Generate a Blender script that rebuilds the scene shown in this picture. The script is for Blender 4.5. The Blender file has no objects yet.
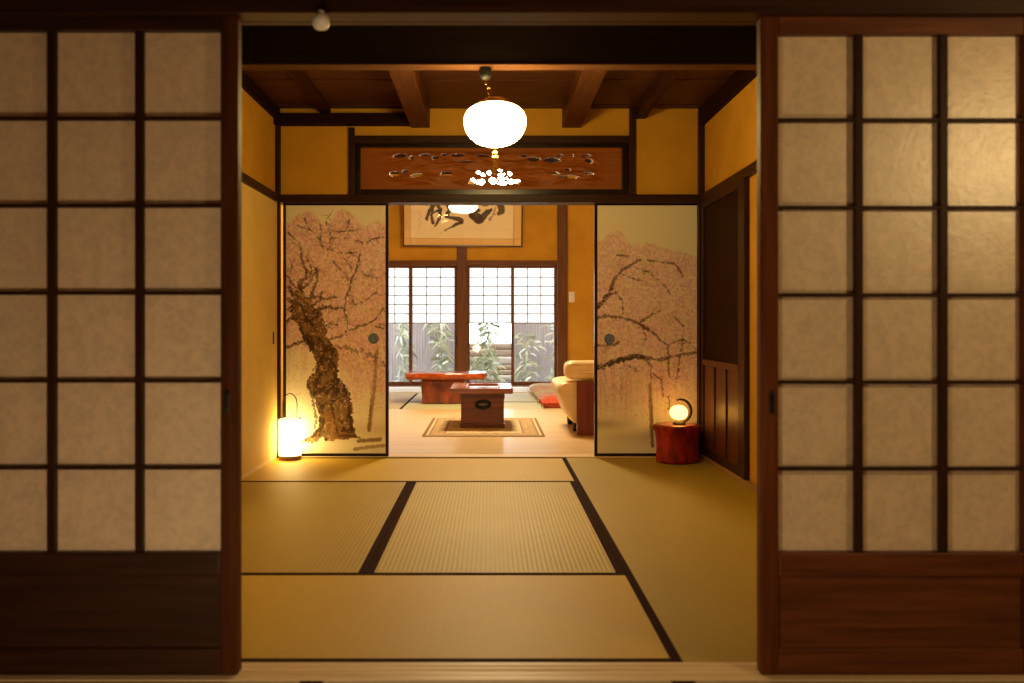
import bpy, math, random
import numpy as np
from mathutils import Vector, Matrix

random.seed(7)
RNG = np.random.default_rng(7)
SC = bpy.context.scene
COL = SC.collection

# ------------------------------------------------------------------ camera model
F = 865.0            # focal length in pixels of the 1024 px wide frame
H = 0.92             # eye height
VX, VY = 490.0, 325.0


def WX(px, Y):
    return (px - VX) * Y / F


def WZ(py, Y):
    return H + (VY - py) * Y / F


def FY(py):          # depth of a floor point
    return H * F / (py - VY)


def srgb(r, g, b):
    def c(v):
        v /= 255.0
        return v / 12.92 if v <= 0.04045 else ((v + 0.055) / 1.055) ** 2.4
    return (c(r), c(g), c(b))


# ------------------------------------------------------------------ mesh builder
class MB:
    def __init__(self):
        self.v = []
        self.f = []
        self.mi = []

    def add(self, vs, fs, mi=0):
        b = len(self.v)
        self.v.extend([tuple(p) for p in vs])
        for f in fs:
            self.f.append(tuple(i + b for i in f))
            self.mi.append(mi)
        return self

    def box(self, x0, x1, y0, y1, z0, z1, mi=0):
        x0, x1 = min(x0, x1), max(x0, x1)
        y0, y1 = min(y0, y1), max(y0, y1)
        z0, z1 = min(z0, z1), max(z0, z1)
        vs = [(x0, y0, z0), (x1, y0, z0), (x1, y1, z0), (x0, y1, z0),
              (x0, y0, z1), (x1, y0, z1), (x1, y1, z1), (x0, y1, z1)]
        fs = [(0, 3, 2, 1), (4, 5, 6, 7), (0, 1, 5, 4), (1, 2, 6, 5), (2, 3, 7, 6), (3, 0, 4, 7)]
        return self.add(vs, fs, mi)

    def tube(self, pts, r, n=10, cap=True, mi=0):
        pts = [Vector(p) for p in pts]
        rs = r if isinstance(r, (list, tuple)) else [r] * len(pts)
        vs, fs = [], []
        up = None
        for i, p in enumerate(pts):
            a = pts[max(0, i - 1)]
            b = pts[min(len(pts) - 1, i + 1)]
            t = (b - a).normalized()
            if up is None:
                up = Vector((0, 0, 1)) if abs(t.z) < 0.9 else Vector((1, 0, 0))
            s = t.cross(up).normalized()
            up = s.cross(t).normalized()
            for k in range(n):
                an = 2 * math.pi * k / n
                vs.append(p + (s * math.cos(an) + up * math.sin(an)) * rs[i])
        for i in range(len(pts) - 1):
            for k in range(n):
                k2 = (k + 1) % n
                fs.append((i * n + k, i * n + k2, (i + 1) * n + k2, (i + 1) * n + k))
        if cap:
            fs.append(tuple(range(n)))
            b = (len(pts) - 1) * n
            fs.append(tuple(b + k for k in reversed(range(n))))
        return self.add(vs, fs, mi)

    def lathe(self, prof, c=(0, 0, 0), n=40, mi=0, wob=None):
        """prof: list of (radius, z); closed at the ends where radius is ~0 or capped."""
        vs, fs = [], []
        for i, (r, z) in enumerate(prof):
            for k in range(n):
                a = 2 * math.pi * k / n
                rr = r * (wob(a, z) if wob else 1.0)
                vs.append((c[0] + rr * math.cos(a), c[1] + rr * math.sin(a), c[2] + z))
        for i in range(len(prof) - 1):
            for k in range(n):
                k2 = (k + 1) % n
                fs.append((i * n + k, i * n + k2, (i + 1) * n + k2, (i + 1) * n + k))
        fs.append(tuple(reversed(range(n))))
        b = (len(prof) - 1) * n
        fs.append(tuple(b + k for k in range(n)))
        return self.add(vs, fs, mi)

    def rbox(self, c, size, r, n=6, mi=0, bulge=None, rot=0.0):
        """rounded box: a cube grid whose corners are rounded by r; bulge(u,v,w)->(dx,dy,dz) in metres."""
        hs = [max(s / 2 - r, 1e-5) for s in size]
        idx = {}
        vs, fs = [], []
        g = [-1 + 2 * i / n for i in range(n + 1)]
        # denser near the edges
        g = [math.copysign(abs(t) ** 0.6, t) for t in g]

        def vert(p):
            k = tuple(round(x, 5) for x in p)
            if k not in idx:
                full = [p[i] * size[i] / 2 for i in range(3)]
                core = [max(-hs[i], min(hs[i], full[i])) for i in range(3)]
                d = Vector([full[i] - core[i] for i in range(3)])
                if d.length > 1e-9:
                    d = d.normalized() * r
                q = Vector(core) + d
                if bulge:
                    q += Vector(bulge(*p))
                if rot:
                    q = Matrix.Rotation(rot, 3, 'Z') @ q
                idx[k] = len(vs)
                vs.append((q.x + c[0], q.y + c[1], q.z + c[2]))
            return idx[k]
        for ax in range(3):
            for s in (-1, 1):
                for i in range(n):
                    for j in range(n):
                        quad = []
                        for (a, b) in ((i, j), (i + 1, j), (i + 1, j + 1), (i, j + 1)):
                            p = [0, 0, 0]
                            p[ax] = s
                            p[(ax + 1) % 3] = g[a]
                            p[(ax + 2) % 3] = g[b]
                            quad.append(vert(p))
                        fs.append(tuple(quad) if s > 0 else tuple(reversed(quad)))
        return self.add(vs, fs, mi)

    def build(self, name, mats, parent=None, root=(0, 0, 0), smooth=None, bevel=0.0, rot=None):
        me = bpy.data.meshes.new(name)
        R = Vector(root)
        if rot is not None:
            vs = [tuple(rot @ (Vector(p) - R)) for p in self.v]
        else:
            vs = [tuple(Vector(p) - R) for p in self.v]
        me.from_pydata(vs, [], self.f)
        if not isinstance(mats, (list, tuple)):
            mats = [mats]
        for m in mats:
            me.materials.append(m)
        if len(mats) > 1:
            me.polygons.foreach_set('material_index', self.mi)
        me.update()
        if smooth is not None:
            me.polygons.foreach_set('use_smooth', [True] * len(me.polygons))
            if smooth < 179:
                me.set_sharp_from_angle(angle=math.radians(smooth))
        o = bpy.data.objects.new(name, me)
        COL.objects.link(o)
        if parent is not None:
            o.parent = parent
        if bevel > 0:
            b = o.modifiers.new('bevel', 'BEVEL')
            b.width = bevel
            b.segments = 2
            b.limit_method = 'ANGLE'
            b.angle_limit = math.radians(50)
        return o


def tag(o, label, cat, group=None, kind=None):
    o['label'] = label
    o['category'] = cat
    if group:
        o['group'] = group
    if kind:
        o['kind'] = kind
    return o


class Thing:
    """An Empty at the thing's base; parts are given in world coordinates and stored relative to it."""

    def __init__(self, name, label, cat, loc, group=None, kind=None):
        self.o = bpy.data.objects.new(name, None)
        COL.objects.link(self.o)
        self.o.location = loc
        self.o.empty_display_size = 0.1
        self.loc = Vector(loc)
        if label:
            tag(self.o, label, cat, group, kind)
        elif kind:
            self.o['kind'] = kind

    def part(self, name, mb, mat, parent=None, label=None, **kw):
        p = mb.build(name, mat, parent or self.o, self.loc, **kw)
        if label:
            p['label'] = label
        return p


def solo(name, mb, mat, label, cat, loc, group=None, kind=None, **kw):
    o = mb.build(name, mat, None, loc, **kw)
    o.location = loc
    tag(o, label, cat, group, kind)
    return o


def struct(name, mb, mat, **kw):
    o = mb.build(name, mat, **kw)
    o['kind'] = 'structure'
    return o


# ------------------------------------------------------------------ materials
def new_mat(name):
    m = bpy.data.materials.new(name)
    m.use_nodes = True
    nt = m.node_tree
    for n in list(nt.nodes):
        nt.nodes.remove(n)
    out = nt.nodes.new('ShaderNodeOutputMaterial')
    return m, nt, out


def nd(nt, typ, **kw):
    n = nt.nodes.new(typ)
    for k, v in kw.items():
        if k.startswith('i_'):
            n.inputs[k[2:].replace('_', ' ')].default_value = v
        else:
            setattr(n, k, v)
    return n


def c4(c):
    return (c[0], c[1], c[2], 1.0)


def mat_noise(name, c1, c2, rough=0.6, scale=(6, 6, 6), detail=5, bump=0.0, bscale=None, spec=0.5, coat=0.0, lo=0.35, hi=0.65, metallic=0.0):
    m, nt, out = new_mat(name)
    b = nd(nt, 'ShaderNodeBsdfPrincipled')
    b.inputs['Roughness'].default_value = rough
    b.inputs['Specular IOR Level'].default_value = spec
    b.inputs['Coat Weight'].default_value = coat
    b.inputs['Coat Roughness'].default_value = 0.15
    b.inputs['Metallic'].default_value = metallic
    tc = nd(nt, 'ShaderNodeTexCoord')
    mp = nd(nt, 'ShaderNodeMapping')
    mp.inputs['Scale'].default_value = scale
    nz = nd(nt, 'ShaderNodeTexNoise')
    nz.inputs['Scale'].default_value = 1.0
    nz.inputs['Detail'].default_value = detail
    cr = nd(nt, 'ShaderNodeValToRGB')
    cr.color_ramp.elements[0].position = lo
    cr.color_ramp.elements[1].position = hi
    cr.color_ramp.elements[0].color = c4(c1)
    cr.color_ramp.elements[1].color = c4(c2)
    L = nt.links
    L.new(tc.outputs['Object'], mp.inputs['Vector'])
    L.new(mp.outputs['Vector'], nz.inputs['Vector'])
    L.new(nz.outputs['Fac'], cr.inputs['Fac'])
    L.new(cr.outputs['Color'], b.inputs['Base Color'])
    if bump > 0:
        bp = nd(nt, 'ShaderNodeBump')
        bp.inputs['Strength'].default_value = bump
        bp.inputs['Distance'].default_value = 0.002
        if bscale:
            mp2 = nd(nt, 'ShaderNodeMapping')
            mp2.inputs['Scale'].default_value = bscale
            n2 = nd(nt, 'ShaderNodeTexNoise')
            n2.inputs['Scale'].default_value = 1.0
            n2.inputs['Detail'].default_value = 4
            L.new(tc.outputs['Object'], mp2.inputs['Vector'])
            L.new(mp2.outputs['Vector'], n2.inputs['Vector'])
            L.new(n2.outputs['Fac'], bp.inputs['Height'])
        else:
            L.new(nz.outputs['Fac'], bp.inputs['Height'])
        L.new(bp.outputs['Normal'], b.inputs['Normal'])
    L.new(b.outputs['BSDF'], out.inputs['Surface'])
    return m


def wood(name, c1, c2, axis='X', rough=0.35, coat=0.0, grain=1.0, bump=0.15, spec=0.5):
    s = {'X': (2.5, 45, 45), 'Y': (45, 2.5, 45), 'Z': (45, 45, 2.5)}[axis]
    s = tuple(v * grain for v in s)
    return mat_noise(name, c1, c2, rough, s, 6, bump, None, spec, coat, 0.3, 0.7)


def mat_paint(name, rough=0.6, coat=0.0):
    """a painted sheet whose picture is held in the colour attribute 'paint' (a sheet with a printed or brushed design)."""
    m, nt, out = new_mat(name)
    b = nd(nt, 'ShaderNodeBsdfPrincipled')
    b.inputs['Roughness'].default_value = rough
    b.inputs['Specular IOR Level'].default_value = 0.25
    b.inputs['Coat Weight'].default_value = coat
    b.inputs['Coat Roughness'].default_value = 0.02
    a = nd(nt, 'ShaderNodeVertexColor')
    a.layer_name = 'paint'
    nt.links.new(a.outputs['Color'], b.inputs['Base Color'])
    nt.links.new(b.outputs['BSDF'], out.inputs['Surface'])
    return m


def mat_emit(name, col, strength, base=None):
    m, nt, out = new_mat(name)
    b = nd(nt, 'ShaderNodeBsdfPrincipled')
    b.inputs['Base Color'].default_value = c4(base or (0.9, 0.88, 0.82))
    b.inputs['Roughness'].default_value = 0.3
    b.inputs['Emission Color'].default_value = c4(col)
    b.inputs['Emission Strength'].default_value = strength
    nt.links.new(b.outputs['BSDF'], out.inputs['Surface'])
    return m


def mat_washi(name, col, trans, gloss=0.0, rough=0.35, nscale=14.0, var=0.18, bump=0.4):
    """paper / frosted pane: diffuse + translucent with a fibre pattern."""
    m, nt, out = new_mat(name)
    L = nt.links
    tc = nd(nt, 'ShaderNodeTexCoord')
    nz = nd(nt, 'ShaderNodeTexNoise')
    nz.inputs['Scale'].default_value = nscale
    nz.inputs['Detail'].default_value = 8
    nz.inputs['Roughness'].default_value = 0.65
    nz.inputs['Distortion'].default_value = 1.2
    vo = nd(nt, 'ShaderNodeTexVoronoi')
    vo.inputs['Scale'].default_value = nscale * 3.5
    mx = nd(nt, 'ShaderNodeMath', operation='MULTIPLY_ADD')
    mx.inputs[1].default_value = 0.5
    L.new(tc.outputs['Object'], nz.inputs['Vector'])
    L.new(nz.outputs['Color'], vo.inputs['Vector'])
    ad = nd(nt, 'ShaderNodeVectorMath', operation='MULTIPLY_ADD')
    ad.inputs[1].default_value = (0.09, 0.09, 0.09)
    L.new(nz.outputs['Color'], ad.inputs[0])
    L.new(tc.outputs['Object'], ad.inputs[2])
    L.new(ad.outputs['Vector'], vo.inputs['Vector'])
    L.new(vo.outputs['Distance'], mx.inputs[0])
    L.new(nz.outputs['Fac'], mx.inputs[2])
    cr = nd(nt, 'ShaderNodeValToRGB')
    cr.color_ramp.elements[0].position = 0.42
    cr.color_ramp.elements[1].position = 0.92
    cr.color_ramp.elements[0].color = c4([v * (1 - var) for v in col])
    cr.color_ramp.elements[1].color = c4([min(1, v * (1 + var)) for v in col])
    L.new(mx.outputs['Value'], cr.inputs['Fac'])
    d = nd(nt, 'ShaderNodeBsdfDiffuse')
    t = nd(nt, 'ShaderNodeBsdfTranslucent')
    ms = nd(nt, 'ShaderNodeMixShader')
    ms.inputs['Fac'].default_value = trans
    L.new(cr.outputs['Color'], d.inputs['Color'])
    L.new(cr.outputs['Color'], t.inputs['Color'])
    L.new(d.outputs['BSDF'], ms.inputs[1])
    L.new(t.outputs['BSDF'], ms.inputs[2])
    last = ms
    if bump > 0:
        bp = nd(nt, 'ShaderNodeBump')
        bp.inputs['Strength'].default_value = bump
        bp.inputs['Distance'].default_value = 0.004
        L.new(mx.outputs['Value'], bp.inputs['Height'])
        L.new(bp.outputs['Normal'], d.inputs['Normal'])
        L.new(bp.outputs['Normal'], t.inputs['Normal'])
    if gloss > 0:
        g = nd(nt, 'ShaderNodeBsdfGlossy')
        g.inputs['Roughness'].default_value = rough
        g.inputs['Color'].default_value = (1, 1, 1, 1)
        if bump > 0:
            L.new(bp.outputs['Normal'], g.inputs['Normal'])
        m2 = nd(nt, 'ShaderNodeMixShader')
        m2.inputs['Fac'].default_value = gloss
        L.new(ms.outputs['Shader'], m2.inputs[1])
        L.new(g.outputs['BSDF'], m2.inputs[2])
        last = m2
    L.new(last.outputs['Shader'], out.inputs['Surface'])
    return m


def mat_tatami(name, c1, c2, axis, rough=0.55, ridge=0.34):
    """woven rush: ridges run along `axis` with the pattern of the rushes across them."""
    m, nt, out = new_mat(name)
    L = nt.links
    b = nd(nt, 'ShaderNodeBsdfPrincipled')
    b.inputs['Roughness'].default_value = rough
    b.inputs['Specular IOR Level'].default_value = 0.3
    tc = nd(nt, 'ShaderNodeTexCoord')
    wv = nd(nt, 'ShaderNodeTexWave')
    wv.wave_type = 'BANDS'
    wv.bands_direction = 'X' if axis == 'Y' else 'Y'
    wv.inputs['Scale'].default_value = 17.0
    wv.inputs['Distortion'].default_value = 0.15
    wv.inputs['Detail'].default_value = 1.0
    L.new(tc.outputs['Object'], wv.inputs['Vector'])
    mp = nd(nt, 'ShaderNodeMapping')
    mp.inputs['Scale'].default_value = (3, 260, 1) if axis == 'Y' else (260, 3, 1)
    nz = nd(nt, 'ShaderNodeTexNoise')
    nz.inputs['Scale'].default_value = 1.0
    nz.inputs['Detail'].default_value = 3
    L.new(tc.outputs['Object'], mp.inputs['Vector'])
    L.new(mp.outputs['Vector'], nz.inputs['Vector'])
    n2 = nd(nt, 'ShaderNodeTexNoise')
    n2.inputs['Scale'].default_value = 2.2
    L.new(tc.outputs['Object'], n2.inputs['Vector'])
    a1 = nd(nt, 'ShaderNodeMath', operation='MULTIPLY_ADD')
    a1.inputs[1].default_value = 0.55
    L.new(nz.outputs['Fac'], a1.inputs[0])
    a2 = nd(nt, 'ShaderNodeMath', operation='MULTIPLY')
    a2.inputs[1].default_value = ridge
    L.new(wv.outputs['Fac'], a2.inputs[0])
    L.new(a2.outputs['Value'], a1.inputs[2])
    a3 = nd(nt, 'ShaderNodeMath', operation='MULTIPLY_ADD')
    a3.inputs[1].default_value = 0.35
    L.new(n2.outputs['Fac'], a3.inputs[0])
    L.new(a1.outputs['Value'], a3.inputs[2])
    cr = nd(nt, 'ShaderNodeValToRGB')
    cr.color_ramp.elements[0].position = 0.25
    cr.color_ramp.elements[1].position = 0.9
    cr.color_ramp.elements[0].color = c4(c1)
    cr.color_ramp.elements[1].color = c4(c2)
    L.new(a3.outputs['Value'], cr.inputs['Fac'])
    L.new(cr.outputs['Color'], b.inputs['Base Color'])
    bp = nd(nt, 'ShaderNodeBump')
    bp.inputs['Strength'].default_value = ridge
    bp.inputs['Distance'].default_value = 0.002
    L.new(wv.outputs['Fac'], bp.inputs['Height'])
    L.new(bp.outputs['Normal'], b.inputs['Normal'])
    L.new(b.outputs['BSDF'], out.inputs['Surface'])
    return m


def mat_glass(name, tint=(1, 1, 1), gloss=0.08, rough=0.03):
    m, nt, out = new_mat(name)
    t = nd(nt, 'ShaderNodeBsdfTransparent')
    t.inputs['Color'].default_value = c4(tint)
    g = nd(nt, 'ShaderNodeBsdfGlossy')
    g.inputs['Roughness'].default_value = rough
    x = nd(nt, 'ShaderNodeMixShader')
    x.inputs['Fac'].default_value = gloss
    nt.links.new(t.outputs['BSDF'], x.inputs[1])
    nt.links.new(g.outputs['BSDF'], x.inputs[2])
    nt.links.new(x.outputs['Shader'], out.inputs['Surface'])
    return m


DW1, DW2 = (0.020, 0.0058, 0.0016), (0.050, 0.0150, 0.0042)
M = {}
M['plaster'] = mat_noise('yellow_plaster', (0.55, 0.285, 0.024), (0.64, 0.34, 0.034), 0.85, (3, 3, 3), 4, 0.25, (160, 160, 160), 0.2)
M['fusuma_plain'] = mat_noise('plain_fusuma_paper', (0.72, 0.52, 0.16), (0.78, 0.57, 0.19), 0.8, (4, 4, 4), 4, 0.0, None, 0.2)
M['dark_x'] = wood('dark_wood_x', DW1, DW2, 'X', 0.45, spec=0.22)
M['dark_y'] = wood('dark_wood_y', DW1, DW2, 'Y', 0.45, spec=0.22)
M['dark_z'] = wood('dark_wood_z', DW1, DW2, 'Z', 0.45, spec=0.22)
M['black_beam'] = wood('black_beam_wood', (0.005, 0.003, 0.002), (0.012, 0.007, 0.004), 'X', 0.5, spec=0.3)
M['black_plate'] = wood('black_plate_wood', (0.012, 0.0038, 0.0012), (0.026, 0.008, 0.0024), 'Y', 0.6, spec=0.05)
M['ceil'] = wood('ceiling_boards', (0.040, 0.0115, 0.0028), (0.095, 0.027, 0.0065), 'X', 0.5, spec=0.25)
M['joist'] = wood('joist_wood', (0.062, 0.0195, 0.0045), (0.12, 0.039, 0.0085), 'Y', 0.5, spec=0.12)
M['joist_dark'] = wood('dark_joist_wood', (0.026, 0.0076, 0.002), (0.055, 0.0165, 0.0045), 'Y', 0.55, spec=0.06)
M['shoji_x'] = wood('shoji_wood_x', (0.024, 0.0075, 0.0024), (0.055, 0.0175, 0.0055), 'X', 0.45, spec=0.3)  # darkened to put the left door's shade into its wood; lintel shares it
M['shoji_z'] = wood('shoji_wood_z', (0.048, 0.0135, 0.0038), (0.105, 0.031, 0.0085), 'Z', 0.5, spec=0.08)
M['bars'] = wood('lattice_bar_wood', (0.020, 0.0065, 0.002), (0.046, 0.0145, 0.0042), 'Z', 0.5, spec=0.15)
M['sill'] = wood('pale_sill_wood', (0.72, 0.52, 0.28), (0.86, 0.67, 0.42), 'X', 0.45, spec=0.3)
M['black_lacquer'] = mat_noise('black_lacquer', (0.008, 0.004, 0.003), (0.014, 0.007, 0.005), 0.25, (8, 8, 8), 3)
M['heri'] = mat_noise('tatami_border_cloth', (0.026, 0.008, 0.003), (0.045, 0.015, 0.006), 0.9, (120, 120, 120), 3, 0.0, None, 0.05)
M['pane'] = mat_washi('frosted_pane', (0.82, 0.655, 0.47), 0.22, 0.10, 0.36, bump=.16, var=.12)
M['paper'] = mat_washi('shoji_paper', (0.92, 0.90, 0.86), 0.72, 0, bump=0, var=0.03)
M['glass'] = mat_glass('window_glass', (0.95, 0.96, 0.965), 0.03)
M['win_wood_x'] = wood('window_wood_x', (0.095, 0.032, 0.009), (0.18, 0.066, 0.019), 'X', 0.5, spec=.2)
M['win_wood_z'] = wood('window_wood_z', (0.095, 0.032, 0.009), (0.18, 0.066, 0.019), 'Z', 0.5, spec=.2)
M['kumiko'] = wood('lattice_wood', (0.07, 0.045, 0.028), (0.12, 0.08, 0.05), 'X', 0.6, spec=.2)
M['iron'] = mat_noise('black_iron', (0.01, 0.01, 0.01), (0.03, 0.028, 0.025), 0.45, (30, 30, 30), 3, metallic=0.6)
M['brass'] = mat_noise('brass', (0.55, 0.33, 0.08), (0.72, 0.46, 0.13), 0.25, (30, 30, 30), 3, metallic=1.0)
M['white_plastic'] = mat_noise('white_plastic', (0.84, 0.81, 0.77), (0.9, 0.87, 0.83), 0.35, (20, 20, 20), 2)

# ------------------------------------------------------------------ depths of the place
YD0, YD1 = 2.27, 2.31      # the near sliding doors
YB = 6.0                    # back wall of the middle room
XW = 1.484                  # half width of the middle room
YW = 12.8                   # window wall of the far room
XF = 1.95                   # half width of the far room
ZC = 2.42                   # ceiling of the middle room
ZCF = 3.15                  # ceiling of the far room

# ================================================================== SETTING
floor = MB().box(-2.7, 2.7, -2.2, 2.24, -0.08, -0.0025)
floor.box(-XW - .05, XW + .05, 2.24, YB + .0, -0.08, -0.0025)
floor.box(-XF - .05, XF + .05, YB, YW + .15, -0.08, -0.0025)
struct('floor', floor, mat_noise('subfloor', (0.12, 0.07, 0.03), (0.16, 0.10, 0.05), 0.8))

# floor boards in the far room: pale polished boards
fb = MB()
y = 6.13
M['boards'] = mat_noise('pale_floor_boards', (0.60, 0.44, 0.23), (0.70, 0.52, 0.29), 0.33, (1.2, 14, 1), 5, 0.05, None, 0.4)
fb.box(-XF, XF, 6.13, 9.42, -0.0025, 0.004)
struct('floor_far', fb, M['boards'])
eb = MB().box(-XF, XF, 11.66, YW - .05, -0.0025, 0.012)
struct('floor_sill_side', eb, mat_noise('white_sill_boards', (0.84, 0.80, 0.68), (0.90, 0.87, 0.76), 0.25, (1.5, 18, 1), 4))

# side walls of the middle room
zr0, zr1 = WZ(203, YB), WZ(195, YB)      # nageshi / kamoi band
struct('wall_left', MB().box(-XW - .1, -XW, 2.35, YB, -0.0025, ZC), M['plaster'])
struct('wall_right', MB().box(XW, XW + .1, 2.35, YB, -0.0025, ZC), M['plaster'])
# wall above the back opening
bw = MB().box(-XW - .1, XW + .1, YB, YB + .1, zr1, ZCF + .05)
# cut: the transom opening is filled by the carved panel, so the wall is built round it
bw = MB()
tx0, tx1 = WX(349, YB), WX(634, YB)
tz0, tz1 = WZ(195, YB), WZ(136, YB)
bw.box(-XF - .1, tx0, YB, YB + .1, zr1, ZCF + .05)
bw.box(tx1, XF + .1, YB, YB + .1, zr1, ZCF + .05)
bw.box(tx0, tx1, YB, YB + .1, tz1, ZCF + .05)
struct('wall_back', bw, M['plaster'])
# stub walls hiding the ends of the far room on both sides of the opening
sw = MB().box(-XF - .1, -XW, YB, YB + .1, -0.0025, zr1).box(XW, XF + .1, YB, YB + .1, -0.0025, zr1)
struct('wall_stub', sw, M['plaster'])

# ceiling of the middle room: boards running across
cb = MB()
yy = 2.3
k = 0
while yy < YB:
    y2 = min(yy + 0.30, YB)
    cb.box(-XW - .1, XW + .1, yy, y2 - 0.004, ZC + (0.004 if k % 2 else 0), ZC + .03)
    yy = y2
    k += 1
cb.box(-XW - .1, XW + .1, 2.3, YB, ZC + .03, ZC + .06)
struct('ceiling', cb, M['ceil'])

n_trim = [0]


def trim(mb, mat, bevel=0.004, **kw):
    n_trim[0] += 1
    return struct('trim_%d' % n_trim[0], mb, mat, bevel=bevel, **kw)


# the black cross beam over the lamp
zb0 = WZ(65, 4.22)
trim(MB().box(-XW, XW, 4.22, 4.30, zb0 + .006, ZC), M['black_beam'])
trim(MB().box(-XW, XW, 4.215, 4.308, zb0, zb0 + .006), wood('beam_sole', (0.055, 0.020, 0.005), (0.095, 0.036, 0.010), 'X', 0.55, spec=.15), bevel=0.001)  # lighter brown paints in the lamp's glow on the beam's underside
# heavy joists, then thin ones
zj = WZ(128, YB)
trim(MB().box(WX(411, YB), WX(430, YB), 4.30, YB, zj, ZC), M['joist'])
trim(MB().box(WX(562, YB), WX(581, YB), 4.30, YB, zj, ZC), M['joist'])
trim(MB().box(WX(320, YB), WX(331, YB), 4.30, YB, WZ(113, YB), ZC), M['joist_dark'])
trim(MB().box(WX(635, YB), WX(645.5, YB), 4.30, YB, WZ(119, YB), ZC), M['joist_dark'])
# wall plates along the side walls
trim(MB().box(-XW, -XW + .03, 2.35, YB, WZ(121, YB), ZC), M['black_plate'])
trim(MB().box(XW - .03, XW, 2.35, YB, WZ(126, YB), ZC), M['black_plate'])
# low ledger on the back wall, from the corner to the heavy joist
trim(MB().box(-XW, WX(412, YB), YB - .075, YB, WZ(126.5, YB), WZ(115.5, YB)), M['black_plate'])
# a batten across the boards just behind the beam
trim(MB().box(-XW, WX(392, 5.0), 4.55, 4.60, ZC - .035, ZC), M['joist_dark'], bevel=0.002)
# lintel over the back opening and the posts above it
trim(MB().box(-XW, XW, YB - .035, YB + .12, zr0, zr1), M['dark_x'])
trim(MB().box(-XW, -XW + .035, YB - .03, YB, 0, WZ(121, YB)), M['dark_z'])
trim(MB().box(XW - .045, XW, YB - .03, YB, 0, ZC), M['dark_z'])
trim(MB().box(WX(349, YB), WX(355, YB), YB - .025, YB + .1, zr1, zj), M['dark_z'])
trim(MB().box(WX(629, YB), WX(635, YB), YB - .025, YB + .1, zr1, ZC), M['dark_z'])
# rails along the side walls
trim(MB().box(-XW, -XW + .03, 2.36, YB - .03, zr0, zr1), M['dark_y'])
trim(MB().box(XW - .03, XW, 2.36, YB - .03, zr0 - .005, zr1), M['dark_y'])
# threshold of the back opening
trim(MB().box(-XW, XW, YB, YB + .13, -0.0025, 0.006), M['sill'], bevel=0.001)
# floor edge strips along the side walls
trim(MB().box(-XW, -XW + .012, 2.36, YB, 0, 0.028), M['sill'], bevel=0.002)
trim(MB().box(XW - .012, XW, 2.36, YB, 0, 0.02), M['dark_y'], bevel=0.002)

# near opening: grooved threshold, lintel, posts
ts = MB()
ts.box(-1.7, 1.7, 2.235, 2.262, -0.0025, 0.003)
ts.box(-1.7, 1.7, 2.262, 2.272, -0.0025, -0.001)
ts.box(-1.7, 1.7, 2.272, 2.306, -0.0025, 0.0)
ts.box(-1.7, 1.7, 2.306, 2.352, -0.0025, 0.003)
ts.box(-1.7, 1.7, 2.325, 2.330, 0.003, 0.0055)
trim(ts, M['sill'], bevel=0)
zl = 1.727
lt = MB()
lt.box(-1.9, 1.9, 2.235, 2.262, zl, zl + .16)
lt.box(-1.9, -.664, 2.262, 2.318, zl + .022, zl + .16).box(.713, 1.9, 2.262, 2.318, zl + .022, zl + .16)
lt.box(-.664, .713, 2.262, 2.318, zl + .005, zl + .16)
lt.box(-1.9, 1.9, 2.318, 2.34, zl + .004, zl + .16)
lt.box(-1.9, 1.9, 2.34, 2.36, zl + .010, zl + .16)
trim(lt, M['shoji_x'], bevel=0.002)
struct('wall_over_doors', MB().box(-2.75, 2.75, 2.25, 2.345, zl + .16, 2.6), M['plaster'])
struct('wall_beside_doors', MB().box(-2.75, -XW - .02, 2.25, 2.345, 0, zl + .16).box(XW + .02, 2.75, 2.25, 2.345, 0, zl + .16), M['plaster'])

# the room the camera stands in
M['near_wall'] = mat_noise('dark_near_wall', (0.09, 0.045, 0.016), (0.13, 0.068, 0.026), 0.85, (3, 3, 3), 4)
struct('wall_behind', MB().box(-2.8, 2.8, -2.3, -2.2, 0, 2.5), M['near_wall'])
struct('wall_near_left', MB().box(-2.8, -2.7, -2.2, 2.35, 0, 2.5), M['near_wall'])
struct('wall_near_right', MB().box(2.7, 2.8, -2.2, 2.35, 0, 2.5), M['near_wall'])
struct('ceiling_near', MB().box(-2.8, 2.8, -2.3, 2.3, 2.5, 2.56), M['ceil'])

# ---------------------------------------------------------------- far room shell
struct('wall_far_left', MB().box(-XF - .1, -XF, YB + .1, YW + .1, 0, ZCF), M['plaster'])
struct('wall_far_right', MB().box(XF, XF + .1, YB + .1, YW + .1, 0, ZCF), M['plaster'])
zk0, zk1 = WZ(265, YW), WZ(261.5, YW)
wl0, wl1 = WX(364, YW), WX(457, YW)
wr0, wr1 = WX(467, YW), WX(557, YW)
wf = MB()
wf.box(-XF - .1, XF + .1, YW - .02, YW + .1, zk1, ZCF)
wf.box(-XF - .1, wl0 - .06, YW - .02, YW + .1, 0, zk1)
wf.box(WX(567, YW), XF + .1, YW - .02, YW + .1, 0, zk1)
struct('wall_far', wf, M['plaster'])
struct('ceiling_far', MB().box(-XF - .1, XF + .1, YB + .1, YW + .1, ZCF, ZCF + .06), mat_noise('far_ceiling', (0.03, 0.011, 0.004), (0.05, 0.02, 0.007), 0.9, (2, 20, 2), spec=0.03))
trim(MB().box(wl0 - .06, WX(567, YW), YW - .05, YW + .08, zk0 - .01, zk1 + .012), M['win_wood_x'])
trim(MB().box(wl1, wr0, YW - .07, YW + .09, 0, ZCF), M['win_wood_z'])
trim(MB().box(wr1, WX(567, YW), YW - .07, YW + .09, 0, ZCF), M['win_wood_z'])
trim(MB().box(wl0 - .06, wl0, YW - .05, YW + .08, 0, zk0), M['win_wood_z'])
trim(MB().box(wl0 - .06, WX(567, YW), YW - .06, YW + .1, 0.0, 0.024), M['win_wood_x'])


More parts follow.
